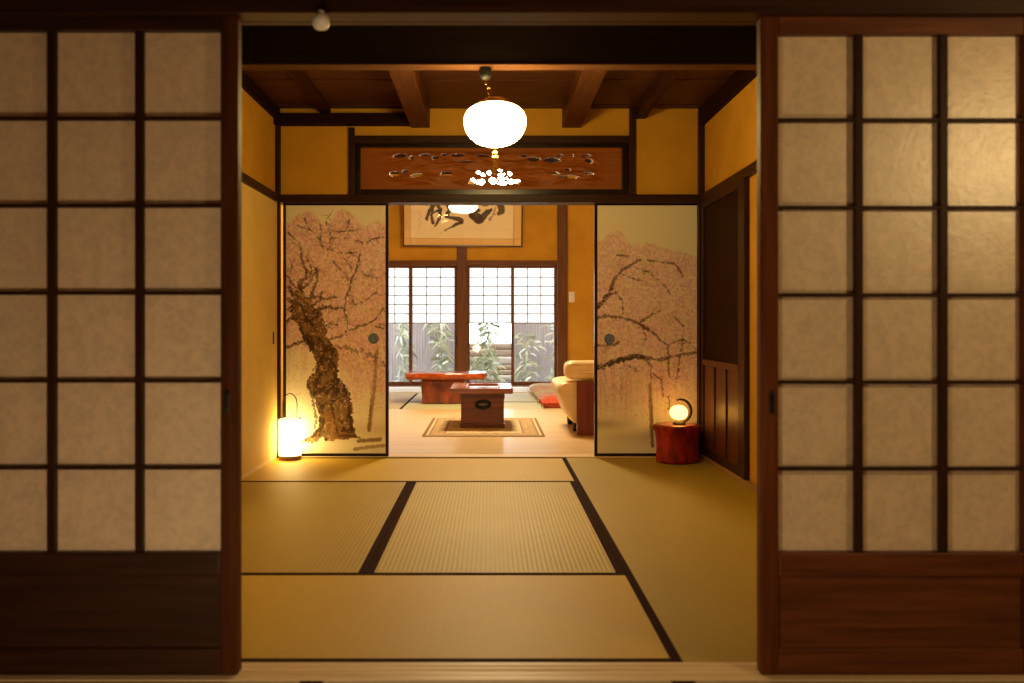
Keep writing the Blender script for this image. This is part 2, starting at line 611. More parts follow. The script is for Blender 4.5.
# window sashes: paper lattice above, clear glass below
def sash(n, x0, x1, y0, latch_side):
    t = Thing('window_%d' % n, None, None, (x0, y0, 0.024), kind='structure')
    y1 = y0 + .03
    z0, z1 = 0.025, zk0 - .008
    zm = WZ(323, YW)
    fr = MB()
    fr.box(x0, x0 + .04, y0, y1, z0, z1).box(x1 - .04, x1, y0, y1, z0, z1)
    fr.box(x0 + .04, x1 - .04, y0, y1, z0, z0 + .055).box(x0 + .04, x1 - .04, y0, y1, z1 - .035, z1)
    t.part('window_frame', fr, M['win_wood_z'], bevel=0.002)
    ku = MB()
    xa, xb, za, zb = x0 + .04, x1 - .04, zm, z1 - .035
    for i in range(1, 3):
        x = xa + (xb - xa) * i / 3
        ku.box(x - .007, x + .007, y0 + .004, y0 + .014, za, zb)
    for i in range(0, 6):
        z = za + (zb - za) * i / 6
        ku.box(xa, xb, y0 + .005, y0 + .013, z - .007, z + .007)
    t.part('lattice', ku, M['kumiko'])
    t.part('paper', MB().box(xa, xb, y0 + .0135, y0 + .0150, za, zb), M['paper'])
    t.part('pane', MB().box(xa, xb, y0 + .017, y0 + .020, z0 + .055, z1 - .035), M['glass'])
    la = MB()
    lx = x1 - .015 if latch_side > 0 else x0 + .015
    la.rbox((lx, y0 - .008, WZ(341, YW)), (.02, .022, .13), .008, 4)
    la.rbox((lx, y0 - .02, WZ(341, YW)), (.014, .022, .05), .006, 4)
    t.part('latch', la, M['iron'], smooth=60)


xm = (wl0 + wl1) / 2
sash(1, wl0, xm + .015, YW + .005, 1)
sash(2, xm - .015, wl1, YW + .04, 1)
xm = WX(512.5, YW)
sash(3, wr0, xm + .02, YW + .005, 1)
sash(4, xm - .015, wr1, YW + .04, 1)

# ================================================================== TATAMI
TG = 'tatami mats of the middle room'


def mat_thing(label, x0, x1, y0, y1, axis, c1, c2, sides, group):
    z1 = 0.0
    t = Thing('tatami_mat', label, 'tatami mat', ((x0 + x1) / 2, (y0 + y1) / 2, -0.0025), group)
    g = 0.0008
    x0 += g; x1 -= g; y0 += g; y1 -= g
    hw = 0.029
    t.part('woven_surface', MB().box(x0, x1, y0, y1, -0.0024, z1), mat_tatami('rush_' + axis, c1, c2, axis, ridge=.27 if 'ribbed' in label else .08))
    for s in sides:
        b = MB()
        if s == 'x0': b.box(x0, x0 + hw, y0, y1, -0.002, z1 + .0014)
        if s == 'x1': b.box(x1 - hw, x1, y0, y1, -0.002, z1 + .0014)
        if s == 'y0': b.box(x0, x1, y0, y0 + hw, -0.002, z1 + .0014)
        if s == 'y1': b.box(x0, x1, y1 - hw, y1, -0.002, z1 + .0014)
        t.part('border', b, M['heri'])


XA, XB2 = -0.460, 0.497
TA = ((0.54, 0.345, 0.018), (0.66, 0.43, 0.032))     # golden; each mat's tone paints in the sheen of its weave direction
TB = ((0.38, 0.25, 0.009), (0.47, 0.315, 0.016))     # olive, for the same painted sheen
TC = ((0.39, 0.275, 0.026), (0.58, 0.42, 0.055))
TE = ((0.37, 0.25, 0.018), (0.46, 0.32, 0.030))
mat_thing('tatami mat lying crosswise just inside the painted sliding panels', -XW, XB2, 5.07, YB, 'X', *TA, ('y0', 'y1'), TG)
mat_thing('tatami mat with painted dark olive sheen between the plain side wall and the ribbed mat', -XW, XA, 3.21, 5.07, 'Y', *TB, ('x0', 'x1'), TG)
mat_thing('ribbed tatami mat with painted pale sheen in the middle of the floor', XA, XB2, 3.21, 5.07, 'Y', *TC, ('x0', 'x1'), TG)
mat_thing('smooth tatami mat with painted golden sheen, lying crosswise along the near threshold', -XW, XB2, 2.354, 3.21, 'X', *TA, ('y0', 'y1'), TG)
mat_thing('tatami mat with painted greenish sheen, reaching from the near threshold beside the glazed door', XB2, XW, 2.354, 4.18, 'Y', *TE, ('x0', 'x1'), TG)
mat_thing('tatami mat with painted greenish sheen under the red stump beside the wooden door', XB2, XW, 4.18, YB, 'Y', *TE, ('x0', 'x1'), TG)
# near room, a strip of which shows
NG = 'tatami mats before the near threshold'
for a, b, l in ((-XW - .3, XA, 'tatami mat before the near threshold, in front of the latticed door toned as shaded'),
                (XA, XB2, 'tatami mat before the near threshold, in the middle of the open doorway'),
                (XB2, XW + .3, 'tatami mat before the near threshold, in front of the latticed door toned as lit')):
    mat_thing(l, a, b, 0.35, 2.233, 'Y', (0.34, 0.30, 0.17), (0.46, 0.40, 0.24), ('x0', 'x1'), NG)
# far room mats near the windows
FG = 'tatami mats of the far room'
G1, G2 = (0.48, 0.49, 0.29), (0.60, 0.61, 0.39)
xs = -0.965
mat_thing('yellowish tatami mat by the windows, reaching past the end of the slab table', -XF + .02, xs, 9.424, 11.655, 'Y', (0.46, 0.38, 0.16), (0.56, 0.47, 0.22), ('x1',), FG)
mat_thing('pale green tatami mat under the thick red slab table', xs, XF - .02, 9.424, 10.34, 'X', G1, G2, ('y0', 'y1'), FG)
mat_thing('pale green tatami mat between the slab table and the white boards', xs, XF - .02, 10.34, 11.655, 'X', G1, G2, ('y0',), FG)

# ================================================================== NEAR SLIDING DOORS
def shoji_door(label, xin, sgn, cols, stile_in, z_top_rail, bar_px, wx, wz):
    """xin: inner edge; sgn -1: the door runs to negative X."""
    t = Thing('sliding_lattice_door', label, 'sliding door', (xin + sgn * .38, YD0, 0.0), 'near sliding doors', 'thing')
    x_st = xin + sgn * stile_in
    mw = 0.0215
    edges = [x_st]
    for i in range(3):
        edges.append(edges[-1] + sgn * cols[i] * YD0 / F)
    xout = edges[-1]
    st = MB()
    st.box(xin, x_st, YD0, YD1, 0.001, zl + .018)
    t.part('stile', st, wz, bevel=0.005)
    so = MB()
    so.box(xout, xout + sgn * .06, YD0, YD1, 0.001, zl + .018)
    t.part('stile', so, wz, bevel=0.005)
    zt = WZ(z_top_rail, YD0)
    zbm = WZ(553, YD0)
    t.part('top_rail', MB().box(x_st, xout, YD0 + .001, YD1 - .001, zt, zl + .018), wx, bevel=0.003)
    t.part('middle_rail', MB().box(x_st, xout, YD0 + .001, YD1 - .001, zbm - .062, zbm), wx, bevel=0.004)
    t.part('kickboard', MB().box(x_st, xout, YD0 + .012, YD1 - .012, 0.07, zbm - .062), wx)
    t.part('bottom_rail', MB().box(x_st, xout, YD0 + .001, YD1 - .001, 0.001, 0.07), wx, bevel=0.004)
    rows = 6
    pit = (zt - zbm) / rows
    bars = MB()
    for i in range(1, 3):
        x = edges[i]
        bars.box(x - mw / 2, x + mw / 2, YD0 + .004, YD0 + .022, zbm, zt)
    zs = [zbm] + [WZ(p, YD0 + .006) for p in reversed(bar_px)] + [zt]
    for j in range(1, rows):
        z = zs[j]
        bars.box(x_st, xout, YD0 + .006, YD0 + .020, z - .0050, z + .0050)
    t.part('lattice', bars, M['bars'], bevel=0.002)
    for i in range(3):
        for j in range(rows):
            p = MB().box(edges[i], edges[i + 1], YD0 + .023, YD0 + .026, zs[j], zs[j + 1])
            t.part('pane', p, M['pane'])
    # little sunk finger pull on the stile
    zz = WZ(402, YD0)
    xc = xin + sgn * stile_in * 0.6
    pl = MB()
    pl.rbox((xc, YD0 - .0005, zz), (.014, .003, .062), .0014, 4)
    h = t.part('finger_pull', pl, M['iron'], smooth=50)


shoji_door("sliding door with frosted panes and shade painted into its brown wood, on the paper lantern's side of the doorway", -0.662, -1, (82, 88, 87), 0.0465, 30, (118, 205.5, 293, 381, 468), M['shoji_x'], M['shoji_z'])
shoji_door("sliding door with frosted panes and lamplight painted into its brown wood, on the red stump's side of the doorway", 0.711, 1, (81, 85, 79.5), 0.0474, 34, (119.7, 207.5, 295, 382.3, 469),
           wood('red_shoji_wood_x', (0.085, 0.022, 0.0055), (0.19, 0.054, 0.014), 'X', 0.45, spec=0.3), wood('red_shoji_wood_z', (0.085, 0.022, 0.0055), (0.17, 0.048, 0.0125), 'Z', 0.5, spec=0.1))  # lighter, redder copy of the door wood with lamplight painted in

# small white knob under the lintel
kx = WX(321.5, 2.22)
kz = WZ(23, 2.23)
kn = MB()
kn.lathe([(0.007, -.007), (.015, -.005), (.0205, .002), (.0225, .012), (.0205, .022), (.014, .030), (.009, .034), (.008, .040)], (0, 0, 0), 24)
kn.v = [(p[0] + kx, p[1] + 2.2120, p[2] + kz - .016) for p in kn.v]
kn.box(kx - .005, kx + .005, 2.210, 2.2348, kz + .012, kz + .022)
solo('hanging_knob', kn, M['white_plastic'], 'small round white knob fixed to the lintel over the open doorway', 'knob', (kx, 2.215, kz), smooth=50)


# ================================================================== PAINTER for the decorated sheets
class Canvas:
    def __init__(s, px0, py0, px1, py1, res, base):
        s.x0, s.y0, s.x1, s.y1, s.res = px0, py0, px1, py1, res
        s.w = int((px1 - px0) * res)
        s.h = int((py1 - py0) * res)
        s.a = np.ones((s.h, s.w, 3)) * np.array(base)
        yy, xx = np.mgrid[0:s.h, 0:s.w]
        s.X = px0 + (xx + .5) / res
        s.Y = py0 + (yy + .5) / res

    def noise(s, cell, seed):
        r = np.random.default_rng(seed)
        gw, gh = int((s.x1 - s.x0) / cell) + 3, int((s.y1 - s.y0) / cell) + 3
        g = r.random((gh, gw))
        u = (s.X - s.x0) / cell
        v = (s.Y - s.y0) / cell
        iu, iv = u.astype(int), v.astype(int)
        fu, fv = u - iu, v - iv
        fu = fu * fu * (3 - 2 * fu)
        fv = fv * fv * (3 - 2 * fv)
        return (g[iv, iu] * (1 - fu) * (1 - fv) + g[iv, iu + 1] * fu * (1 - fv) + g[iv + 1, iu] * (1 - fu) * fv + g[iv + 1, iu + 1] * fu * fv)

    def blend(s, al, col):
        al = np.clip(al, 0, 1)[..., None]
        s.a = s.a * (1 - al) + np.array(col) * al

    def stroke(s, pts, ws, col, alpha=1.0, soft=0.6, rag=None):
        """pts in photo pixels; ws width at each point."""
        if not isinstance(ws, (list, tuple)):
            ws = [ws] * len(pts)
        D = np.full((s.h, s.w), 1e9)
        for (p, q, w0, w1) in zip(pts[:-1], pts[1:], ws[:-1], ws[1:]):
            m = max(w0, w1) + soft * 2 + 1.5
            ix0 = max(0, int((min(p[0], q[0]) - m - s.x0) * s.res))
            ix1 = min(s.w, int((max(p[0], q[0]) + m - s.x0) * s.res) + 1)
            iy0 = max(0, int((min(p[1], q[1]) - m - s.y0) * s.res))
            iy1 = min(s.h, int((max(p[1], q[1]) + m - s.y0) * s.res) + 1)
            if ix1 <= ix0 or iy1 <= iy0:
                continue
            X = s.X[iy0:iy1, ix0:ix1]
            Y = s.Y[iy0:iy1, ix0:ix1]
            dx, dy = q[0] - p[0], q[1] - p[1]
            L2 = dx * dx + dy * dy + 1e-9
            t = np.clip(((X - p[0]) * dx + (Y - p[1]) * dy) / L2, 0, 1)
            d = np.hypot(X - p[0] - t * dx, Y - p[1] - t * dy) - (w0 + (w1 - w0) * t) / 2
            D[iy0:iy1, ix0:ix1] = np.minimum(D[iy0:iy1, ix0:ix1], d)
        if rag is not None:
            D = D + rag
        al = np.clip(0.5 - D / max(soft, 1e-3), 0, 1) * alpha
        s.blend(al, col)

    def poly(s, pts, col, alpha=1.0, rag=None, fill=None):
        inside = np.zeros((s.h, s.w), bool)
        X, Y = s.X, s.Y
        if rag is not None:
            X = X + rag
            Y = Y + rag[::-1, ::-1]
        n = len(pts)
        for i in range(n):
            xa, ya = pts[i]
            xb, yb = pts[(i + 1) % n]
            c = ((ya > Y) != (yb > Y)) & (X < (xb - xa) * (Y - ya) / (yb - ya + 1e-12) + xa)
            inside ^= c
        al = inside.astype(float)
        if fill is not None:
            al = al * fill
        s.blend(al * alpha, col)
        return inside

    def dot(s, x, y, r, col, alpha):
        cx, cy = (x - s.x0) * s.res, (y - s.y0) * s.res
        R = r * s.res
        ix0, ix1 = max(0, int(cx - R - 1)), min(s.w, int(cx + R + 2))
        iy0, iy1 = max(0, int(cy - R - 1)), min(s.h, int(cy + R + 2))
        if ix1 <= ix0 or iy1 <= iy0:
            return
        yy, xx = np.mgrid[iy0:iy1, ix0:ix1]
        al = np.clip(R + .5 - np.hypot(xx + .5 - cx, yy + .5 - cy), 0, 1)[..., None] * alpha
        s.a[iy0:iy1, ix0:ix1] = s.a[iy0:iy1, ix0:ix1] * (1 - al) + np.array(col) * al

    def sheet(s, name, mat, to_world, thick_dir, parent, root):
        """a grid sheet with the picture as its colour; to_world(u, v): u,v in 0..1 from the top corner; backed so that it has thickness."""
        h, w = s.h, s.w
        u = np.linspace(0, 1, w)
        v = np.linspace(0, 1, h)
        P = np.array(to_world(0, 0)); PU = np.array(to_world(1, 0)) - P; PV = np.array(to_world(0, 1)) - P
        co = P + u[None, :, None] * PU + v[:, None, None] * PV - np.array(root)
        co = co.reshape(-1, 3)
        idx = np.arange(h * w).reshape(h, w)
        q = np.stack([idx[:-1, :-1], idx[1:, :-1], idx[1:, 1:], idx[:-1, 1:]], -1).reshape(-1, 4)
        nb = len(co)
        c = [co[0], co[w - 1], co[-1], co[(h - 1) * w]]
        back = np.array([p + np.array(thick_dir) for p in c])
        co = np.vstack([co, back])
        me = bpy.data.meshes.new(name)
        nv = len(co)
        sides = [(0, w - 1, nb + 1, nb), (w - 1, nb - 1, nb + 2, nb + 1), (nb - 1, (h - 1) * w, nb + 3, nb + 2), ((h - 1) * w, 0, nb, nb + 3), (nb, nb + 1, nb + 2, nb + 3)]
        q = np.vstack([q, np.array(sides)])
        me.vertices.add(nv)
        me.vertices.foreach_set('co', co.astype(np.float32).ravel())
        me.loops.add(q.size)
        me.loops.foreach_set('vertex_index', q.astype(np.int32).ravel())
        me.polygons.add(len(q))
        me.polygons.foreach_set('loop_start', np.arange(0, q.size, 4, dtype=np.int32))
        me.polygons.foreach_set('loop_total', np.full(len(q), 4, dtype=np.int32))
        me.update()
        me.validate()
        at = me.color_attributes.new('paint', 'FLOAT_COLOR', 'POINT')
        colr = np.ones((nv, 4), np.float32)
        colr[:h * w, :3] = np.clip(s.a, 0, 1).reshape(-1, 3)
        colr[h * w:, :3] = s.a.mean((0, 1))
        at.data.foreach_set('color', colr.ravel())
        me.materials.append(mat)
        o = bpy.data.objects.new(name, me)
        COL.objects.link(o)
        o.parent = parent
        return o


M['paint'] = mat_paint('painted_paper', 0.65)
M['picture'] = mat_paint('paper_under_glass', 0.5, 0.0)

BARK = np.array(srgb(84, 52, 26))
BARK2 = np.array(srgb(124, 92, 52))
PINK = [np.array(srgb(*c)) for c in ((248, 190, 204), (236, 168, 186), (252, 226, 226), (218, 164, 192), (242, 204, 184), (208, 148, 162))]
PAPER = np.array(srgb(244, 236, 210))
PINK = [p * .85 + PAPER * .15 for p in PINK]


def rough(pts, seed, amp=.8, sub=3):
    r = random.Random(seed)
    out = [pts[0]]
    for a, b in zip(pts[:-1], pts[1:]):
        for k in range(1, sub + 1):
            t = k / sub
            j = amp if k < sub else amp * .3
            out.append((a[0] + (b[0] - a[0]) * t + r.uniform(-j, j), a[1] + (b[1] - a[1]) * t + r.uniform(-j, j)))
    return out


def mottle(cv, m, seeds, strength=1.0):
    """loose dabs of petal pink, pale straw and grey lilac over a blossom cloud."""
    cols = [srgb(250, 202, 212), srgb(234, 166, 180), srgb(222, 198, 136), srgb(220, 168, 190), srgb(252, 234, 212), srgb(184, 138, 112)]
    cells = [3.2, 2.6, 4.2, 3.0, 2.2, 1.7]
    ths = [.56, .60, .62, .64, .64, .72]
    for k, (c, ce, th) in enumerate(zip(cols, cells, ths)):
        n = cv.noise(ce, seeds + k)
        cv.blend(m * np.clip((n - th) * 7, 0, 1) * .6 * strength, c)


def twigs(cv, pts, n, seed, ln=9, w=0.8, col=BARK, al=0.7):
    r = random.Random(seed)
    for _ in range(n):
        i = r.randrange(len(pts) - 1)
        t = r.random()
        x = pts[i][0] + (pts[i + 1][0] - pts[i][0]) * t
        y = pts[i][1] + (pts[i + 1][1] - pts[i][1]) * t
        a = r.uniform(0, 2 * math.pi)
        P = [(x, y)]
        for k in range(3):
            a += r.uniform(-.7, .7)
            l = ln * r.uniform(.2, .5)
            x += math.cos(a) * l
            y += math.sin(a) * l
            P.append((x, y))
        cv.stroke(P, [w, w * .8, w * .5, w * .3], col, al, .7)


def blossoms(cv, n, seed, dens, r0=.5, r1=1.3, al=(.25, .7)):
    r = random.Random(seed)
    k = 0
    tries = 0
    while k < n and tries < n * 12:
        tries += 1
        x = r.uniform(cv.x0, cv.x1)
        y = r.uniform(cv.y0, cv.y1)
        d = dens(x, y)
        if r.random() > d:
            continue
        cv.dot(x, y, r.uniform(r0, r1), PINK[r.randrange(len(PINK))] * r.uniform(.92, 1.14), r.uniform(*al))
        k += 1


def paint_old_tree():
    cv = Canvas(285.5, 206, 386, 454.5, 3.2, PAPER)
    n1 = cv.noise(14, 1); n2 = cv.noise(5, 2); n3 = cv.noise(2, 3); n4 = cv.noise(30, 4)
    # ground wash and mist
    g = np.clip((cv.Y - 418) / 12, 0, 1) * np.clip((446 - cv.Y) / 14, 0, 1)
    cv.blend(g * .30 * np.clip((cv.X - 318) / 30, .2, 1), srgb(170, 138, 78))
    # blossom cloud wash
    top = 216 + 6 * np.sin(cv.X * .16) + 9 * (n1 - .5) + np.clip((cv.X - 355) * .45, 0, 18)
    low = 372 + 26 * np.clip((cv.X - 335) / 20, -.6, 1) + 18 * (n1 - .5)
    m = np.clip((cv.Y - top) / 5, 0, 1) * np.clip((low - cv.Y) / 30, 0, 1)
    cv.blend(m * (.22 + .34 * n2), srgb(246, 206, 204))
    cv.blend(m * np.clip(n4 - .45, 0, 1) * .9, srgb(226, 196, 130))
    cv.blend(m * np.clip(n1 - .55, 0, 1) * 1.1, srgb(236, 184, 184))

    mottle(cv, m, 500)
    cl = cv.noise(8, 41)

    def clump(x, y):
        return max(.12, min(1, (cl[min(cv.h - 1, max(0, int((y - cv.y0) * cv.res))), min(cv.w - 1, max(0, int((x - cv.x0) * cv.res)))] - .28) * 2.4))

    def dens(x, y):
        t = 215 + 6 * math.sin(x * .16) + max(0, min(18, (x - 355) * .45))
        lo = 380 + 26 * max(-.6, min(1, (x - 335) / 20))
        if y < t or y > lo + 8:
            return 0
        return clump(x, y) * min(1, (y - t) / 6 + .15) * (0.35 if y > 350 else .8) * (1 if y < lo - 16 else .35)
    blossoms(cv, 7600, 5, dens, .35, 1.0, (.3, .75))
    # far twigs
    for k in range(26):
        rx_, ry_ = RNG.uniform(290, 384), RNG.uniform(222, 335)
        an = RNG.uniform(-1.2, 1.2)
        ln = RNG.uniform(6, 14)
        cv.stroke(rough([(rx_, ry_), (rx_ + ln * math.cos(an), ry_ + ln * math.sin(an))], 40 + k, 1.2, 4), .7, BARK, .5, .8)
    rag = (n3 - .5) * 1.1
    br = [
        ([(297, 226), (311, 231), (320, 240), (323, 249)], 1.0), ([(334, 232.5), (346, 232), (359, 230)], 1.1),
        ([(331, 239), (350, 239), (362, 243)], .9), ([(367, 243), (374, 239.5), (384, 238.5)], 1.3), ([(365, 276), (379, 279)], 1.1),
        ([(288, 233), (299, 244), (301, 258), (306, 272)], 1.7), ([(320, 226), (321, 246), (328, 250), (342, 254), (352, 253), (360, 254)], 1.3),
        ([(360, 254), (357, 269), (351.5, 279), (347.5, 293), (344, 309)], 2.0), ([(333, 262), (345, 275), (350, 282)], 1.3),
        ([(344, 309), (330, 309), (319, 310)], 2.6), ([(347, 295), (354, 305), (362, 303), (378, 292)], 1.1),
        ([(316, 270), (309, 284), (300, 292)], 1.6), ([(344, 309), (347, 322), (346, 336)], 1.6),
        ([(306, 272), (305, 280), (299, 284), (297, 296), (294, 304)], 4.2), ([(316, 270), (317, 282), (312, 292), (308, 302)], 3.2), ([(288, 300), (294, 312), (302, 322)], 4.5), ([(322, 330), (318, 316), (322, 308), (332, 308)], 3.4), ([(286, 322), (293, 318), (300, 324)], 2.6), ([(309, 300), (318, 297), (324, 300), (336, 298)], 2.0), ([(298, 290), (290, 284), (287, 276)], 1.8), ([(303, 288), (310, 280), (311, 268), (306, 258)], 1.6), ([(320, 330), (330, 324), (338, 326)], 1.8), ([(296, 304), (288, 310)], 3.0), ([(312, 306), (320, 302), (321, 292)], 2.4), ([(290, 288), (294, 296)], 2.4), ([(287, 287), (296, 302)], 1.5), ([(292, 262), (290, 275)], 1.0),
        ([(329, 250), (330, 238), (326, 222), (330, 215)], .9), ([(310, 231), (304, 219)], .8), ([(346, 232), (350, 221)], .8),
        ([(352, 253), (346, 262), (352, 270)], .8), ([(384, 309), (375, 321), (359, 327), (345, 334), (327, 342)], 2.2),
        ([(384, 330), (372, 325)], 1.2), ([(286, 349), (296, 345), (306, 341), (314, 341)], 2.6),
    ]
    for k, (pts, w) in enumerate(br):
        rp = rough(pts, 800 + k, .9)
        cv.stroke(rp, w * .9, BARK, .72, .8, (n3 - .5) * (1.0 + w * .5))
        twigs(cv, rp, 7 + int(w * 3), 100 + k, 7, .7, BARK, .6)
    # speckled bough to the pull
    cv.stroke([(337, 348), (348, 350), (359, 352), (375, 359), (385, 365)], [3, 4, 4.5, 5, 6], BARK, .6, 1.0, (n3 - .42) * 9)
    cv.stroke([(286, 347), (300, 342), (314, 345)], [2, 3, 5], BARK, .7, 1.0, (n3 - .42) * 5)
    # trunk
    trunk = [(301, 443), (306, 439), (312.6, 435.7), (317.5, 430), (318.5, 420), (315.6, 404), (311.6, 395), (306, 388), (306, 381), (310, 377.5), (315.6, 372), (315.6, 361), (310, 351),
             (304, 340), (299, 329), (292, 320), (290.5, 312), (295, 303), (294, 296), (297, 285), (303, 287), (303, 296), (309, 300), (312, 306), (319, 309), (323, 320), (325.5, 329), (327.5, 341),
             (333, 345), (338, 354), (337, 368), (339, 380), (347, 388), (351, 397), (351.5, 405), (353, 423), (359, 438), (348, 441), (340, 440), (330, 442), (322, 439), (312, 443)]
    r2 = (n2 - .5) * 3.0 + (n3 - .5) * 2.6
    cv.poly(trunk, BARK2, .95, r2)
    n5 = cv.noise(1.2, 13)
    dark = np.clip((n2 * .5 + n3 * .45 + n5 * .35 + n1 * .2 - .70) * 4.5, 0, 1)
    cv.poly(trunk, srgb(66, 40, 20), .84, r2, dark)
    lite = np.clip((cv.noise(3.3, 9) * .7 + n5 * .5 - .74) * 4, 0, 1)
    cv.poly(trunk, srgb(204, 168, 108), .85, r2, lite)
    inn = [(330, 442), (326, 425), (324, 412), (336, 410), (342, 424), (343, 440)]
    cv.poly(inn, srgb(168, 122, 66), .55, r2, np.clip(n2 + .2, 0, 1))
    for p, w in (([(313, 436), (316, 420), (312, 398), (307, 385)], 2.2), ([(352, 432), (349, 410), (347, 392), (338, 380)], 3.0), ([(319, 436), (324, 420)], 2.0), ([(338, 437), (334, 418), (330, 402)], 1.6),
                 ([(312, 372), (320, 362), (326, 350), (318, 338)], 2.0), ([(337, 372), (330, 360), (334, 350)], 2.4), ([(326, 395), (334, 386), (342, 398), (332, 402)], 2.0), ([(300, 330), (308, 342), (316, 352)], 2.2), ([(300, 305), (306, 318), (314, 328)], 2.6)):
        cv.stroke(p, w, srgb(56, 32, 16), .75, 1.0, (n3 - .5) * 2.4)
    cv.stroke([(301, 443), (312, 437), (320, 430)], [1.0, 2.5, 3], BARK, .8, .8, rag)
    cv.stroke([(340, 437), (352, 437), (360, 439)], [3, 2.5, 1.2], BARK, .8, .8, rag)
    # prop pole, ground strokes
    cv.stroke([(377, 352), (374, 392), (369, 431)], [3.4, 3.8, 4.2], srgb(150, 116, 58), .75, .8, rag)
    cv.stroke([(372, 395), (369, 431)], 2.2, srgb(112, 80, 36), .6, .8, rag)
    cv.stroke([(358, 442), (380, 440.5)], [3, 4.5], srgb(128, 96, 50), .85, .8, rag)
    cv.stroke([(355, 450), (384, 446.5)], [3.5, 3], srgb(150, 118, 66), .75, .8, rag)

    def dens2(x, y):
        if y > 405 or y < 225:
            return 0
        on = 300 < x < 340 and y > 330
        return .12 if on else .55
    blossoms(cv, 1500, 6, dens2, .35, .9, (.25, .6))
    rs = random.Random(77)
    for k in range(500):
        x, y = rs.uniform(286, 386), rs.uniform(222, 400)
        if rs.random() < dens(x, y):
            cv.dot(x, y, rs.uniform(.3, .7), BARK * rs.uniform(.8, 1.6), rs.uniform(.3, .6))
    # hanging strands on the right
    r = random.Random(12)
    for k in range(46):
        x = r.uniform(338, 386); y = r.uniform(345, 372)
        for j in range(r.randrange(10, 26)):
            cv.dot(x + r.uniform(-.8, .8), y + j * 1.9, r.uniform(.35, .7), PINK[r.randrange(6)] * r.uniform(.65, 1.0), .5)
    for k in range(16):
        x = r.uniform(287, 308); y = r.uniform(346, 354)
        for j in range(r.randrange(8, 20)):
            cv.dot(x + r.uniform(-.8, .8), y + j * 1.9, r.uniform(.35, .7), PINK[r.randrange(6)] * r.uniform(.7, 1.0), .45)
    return cv


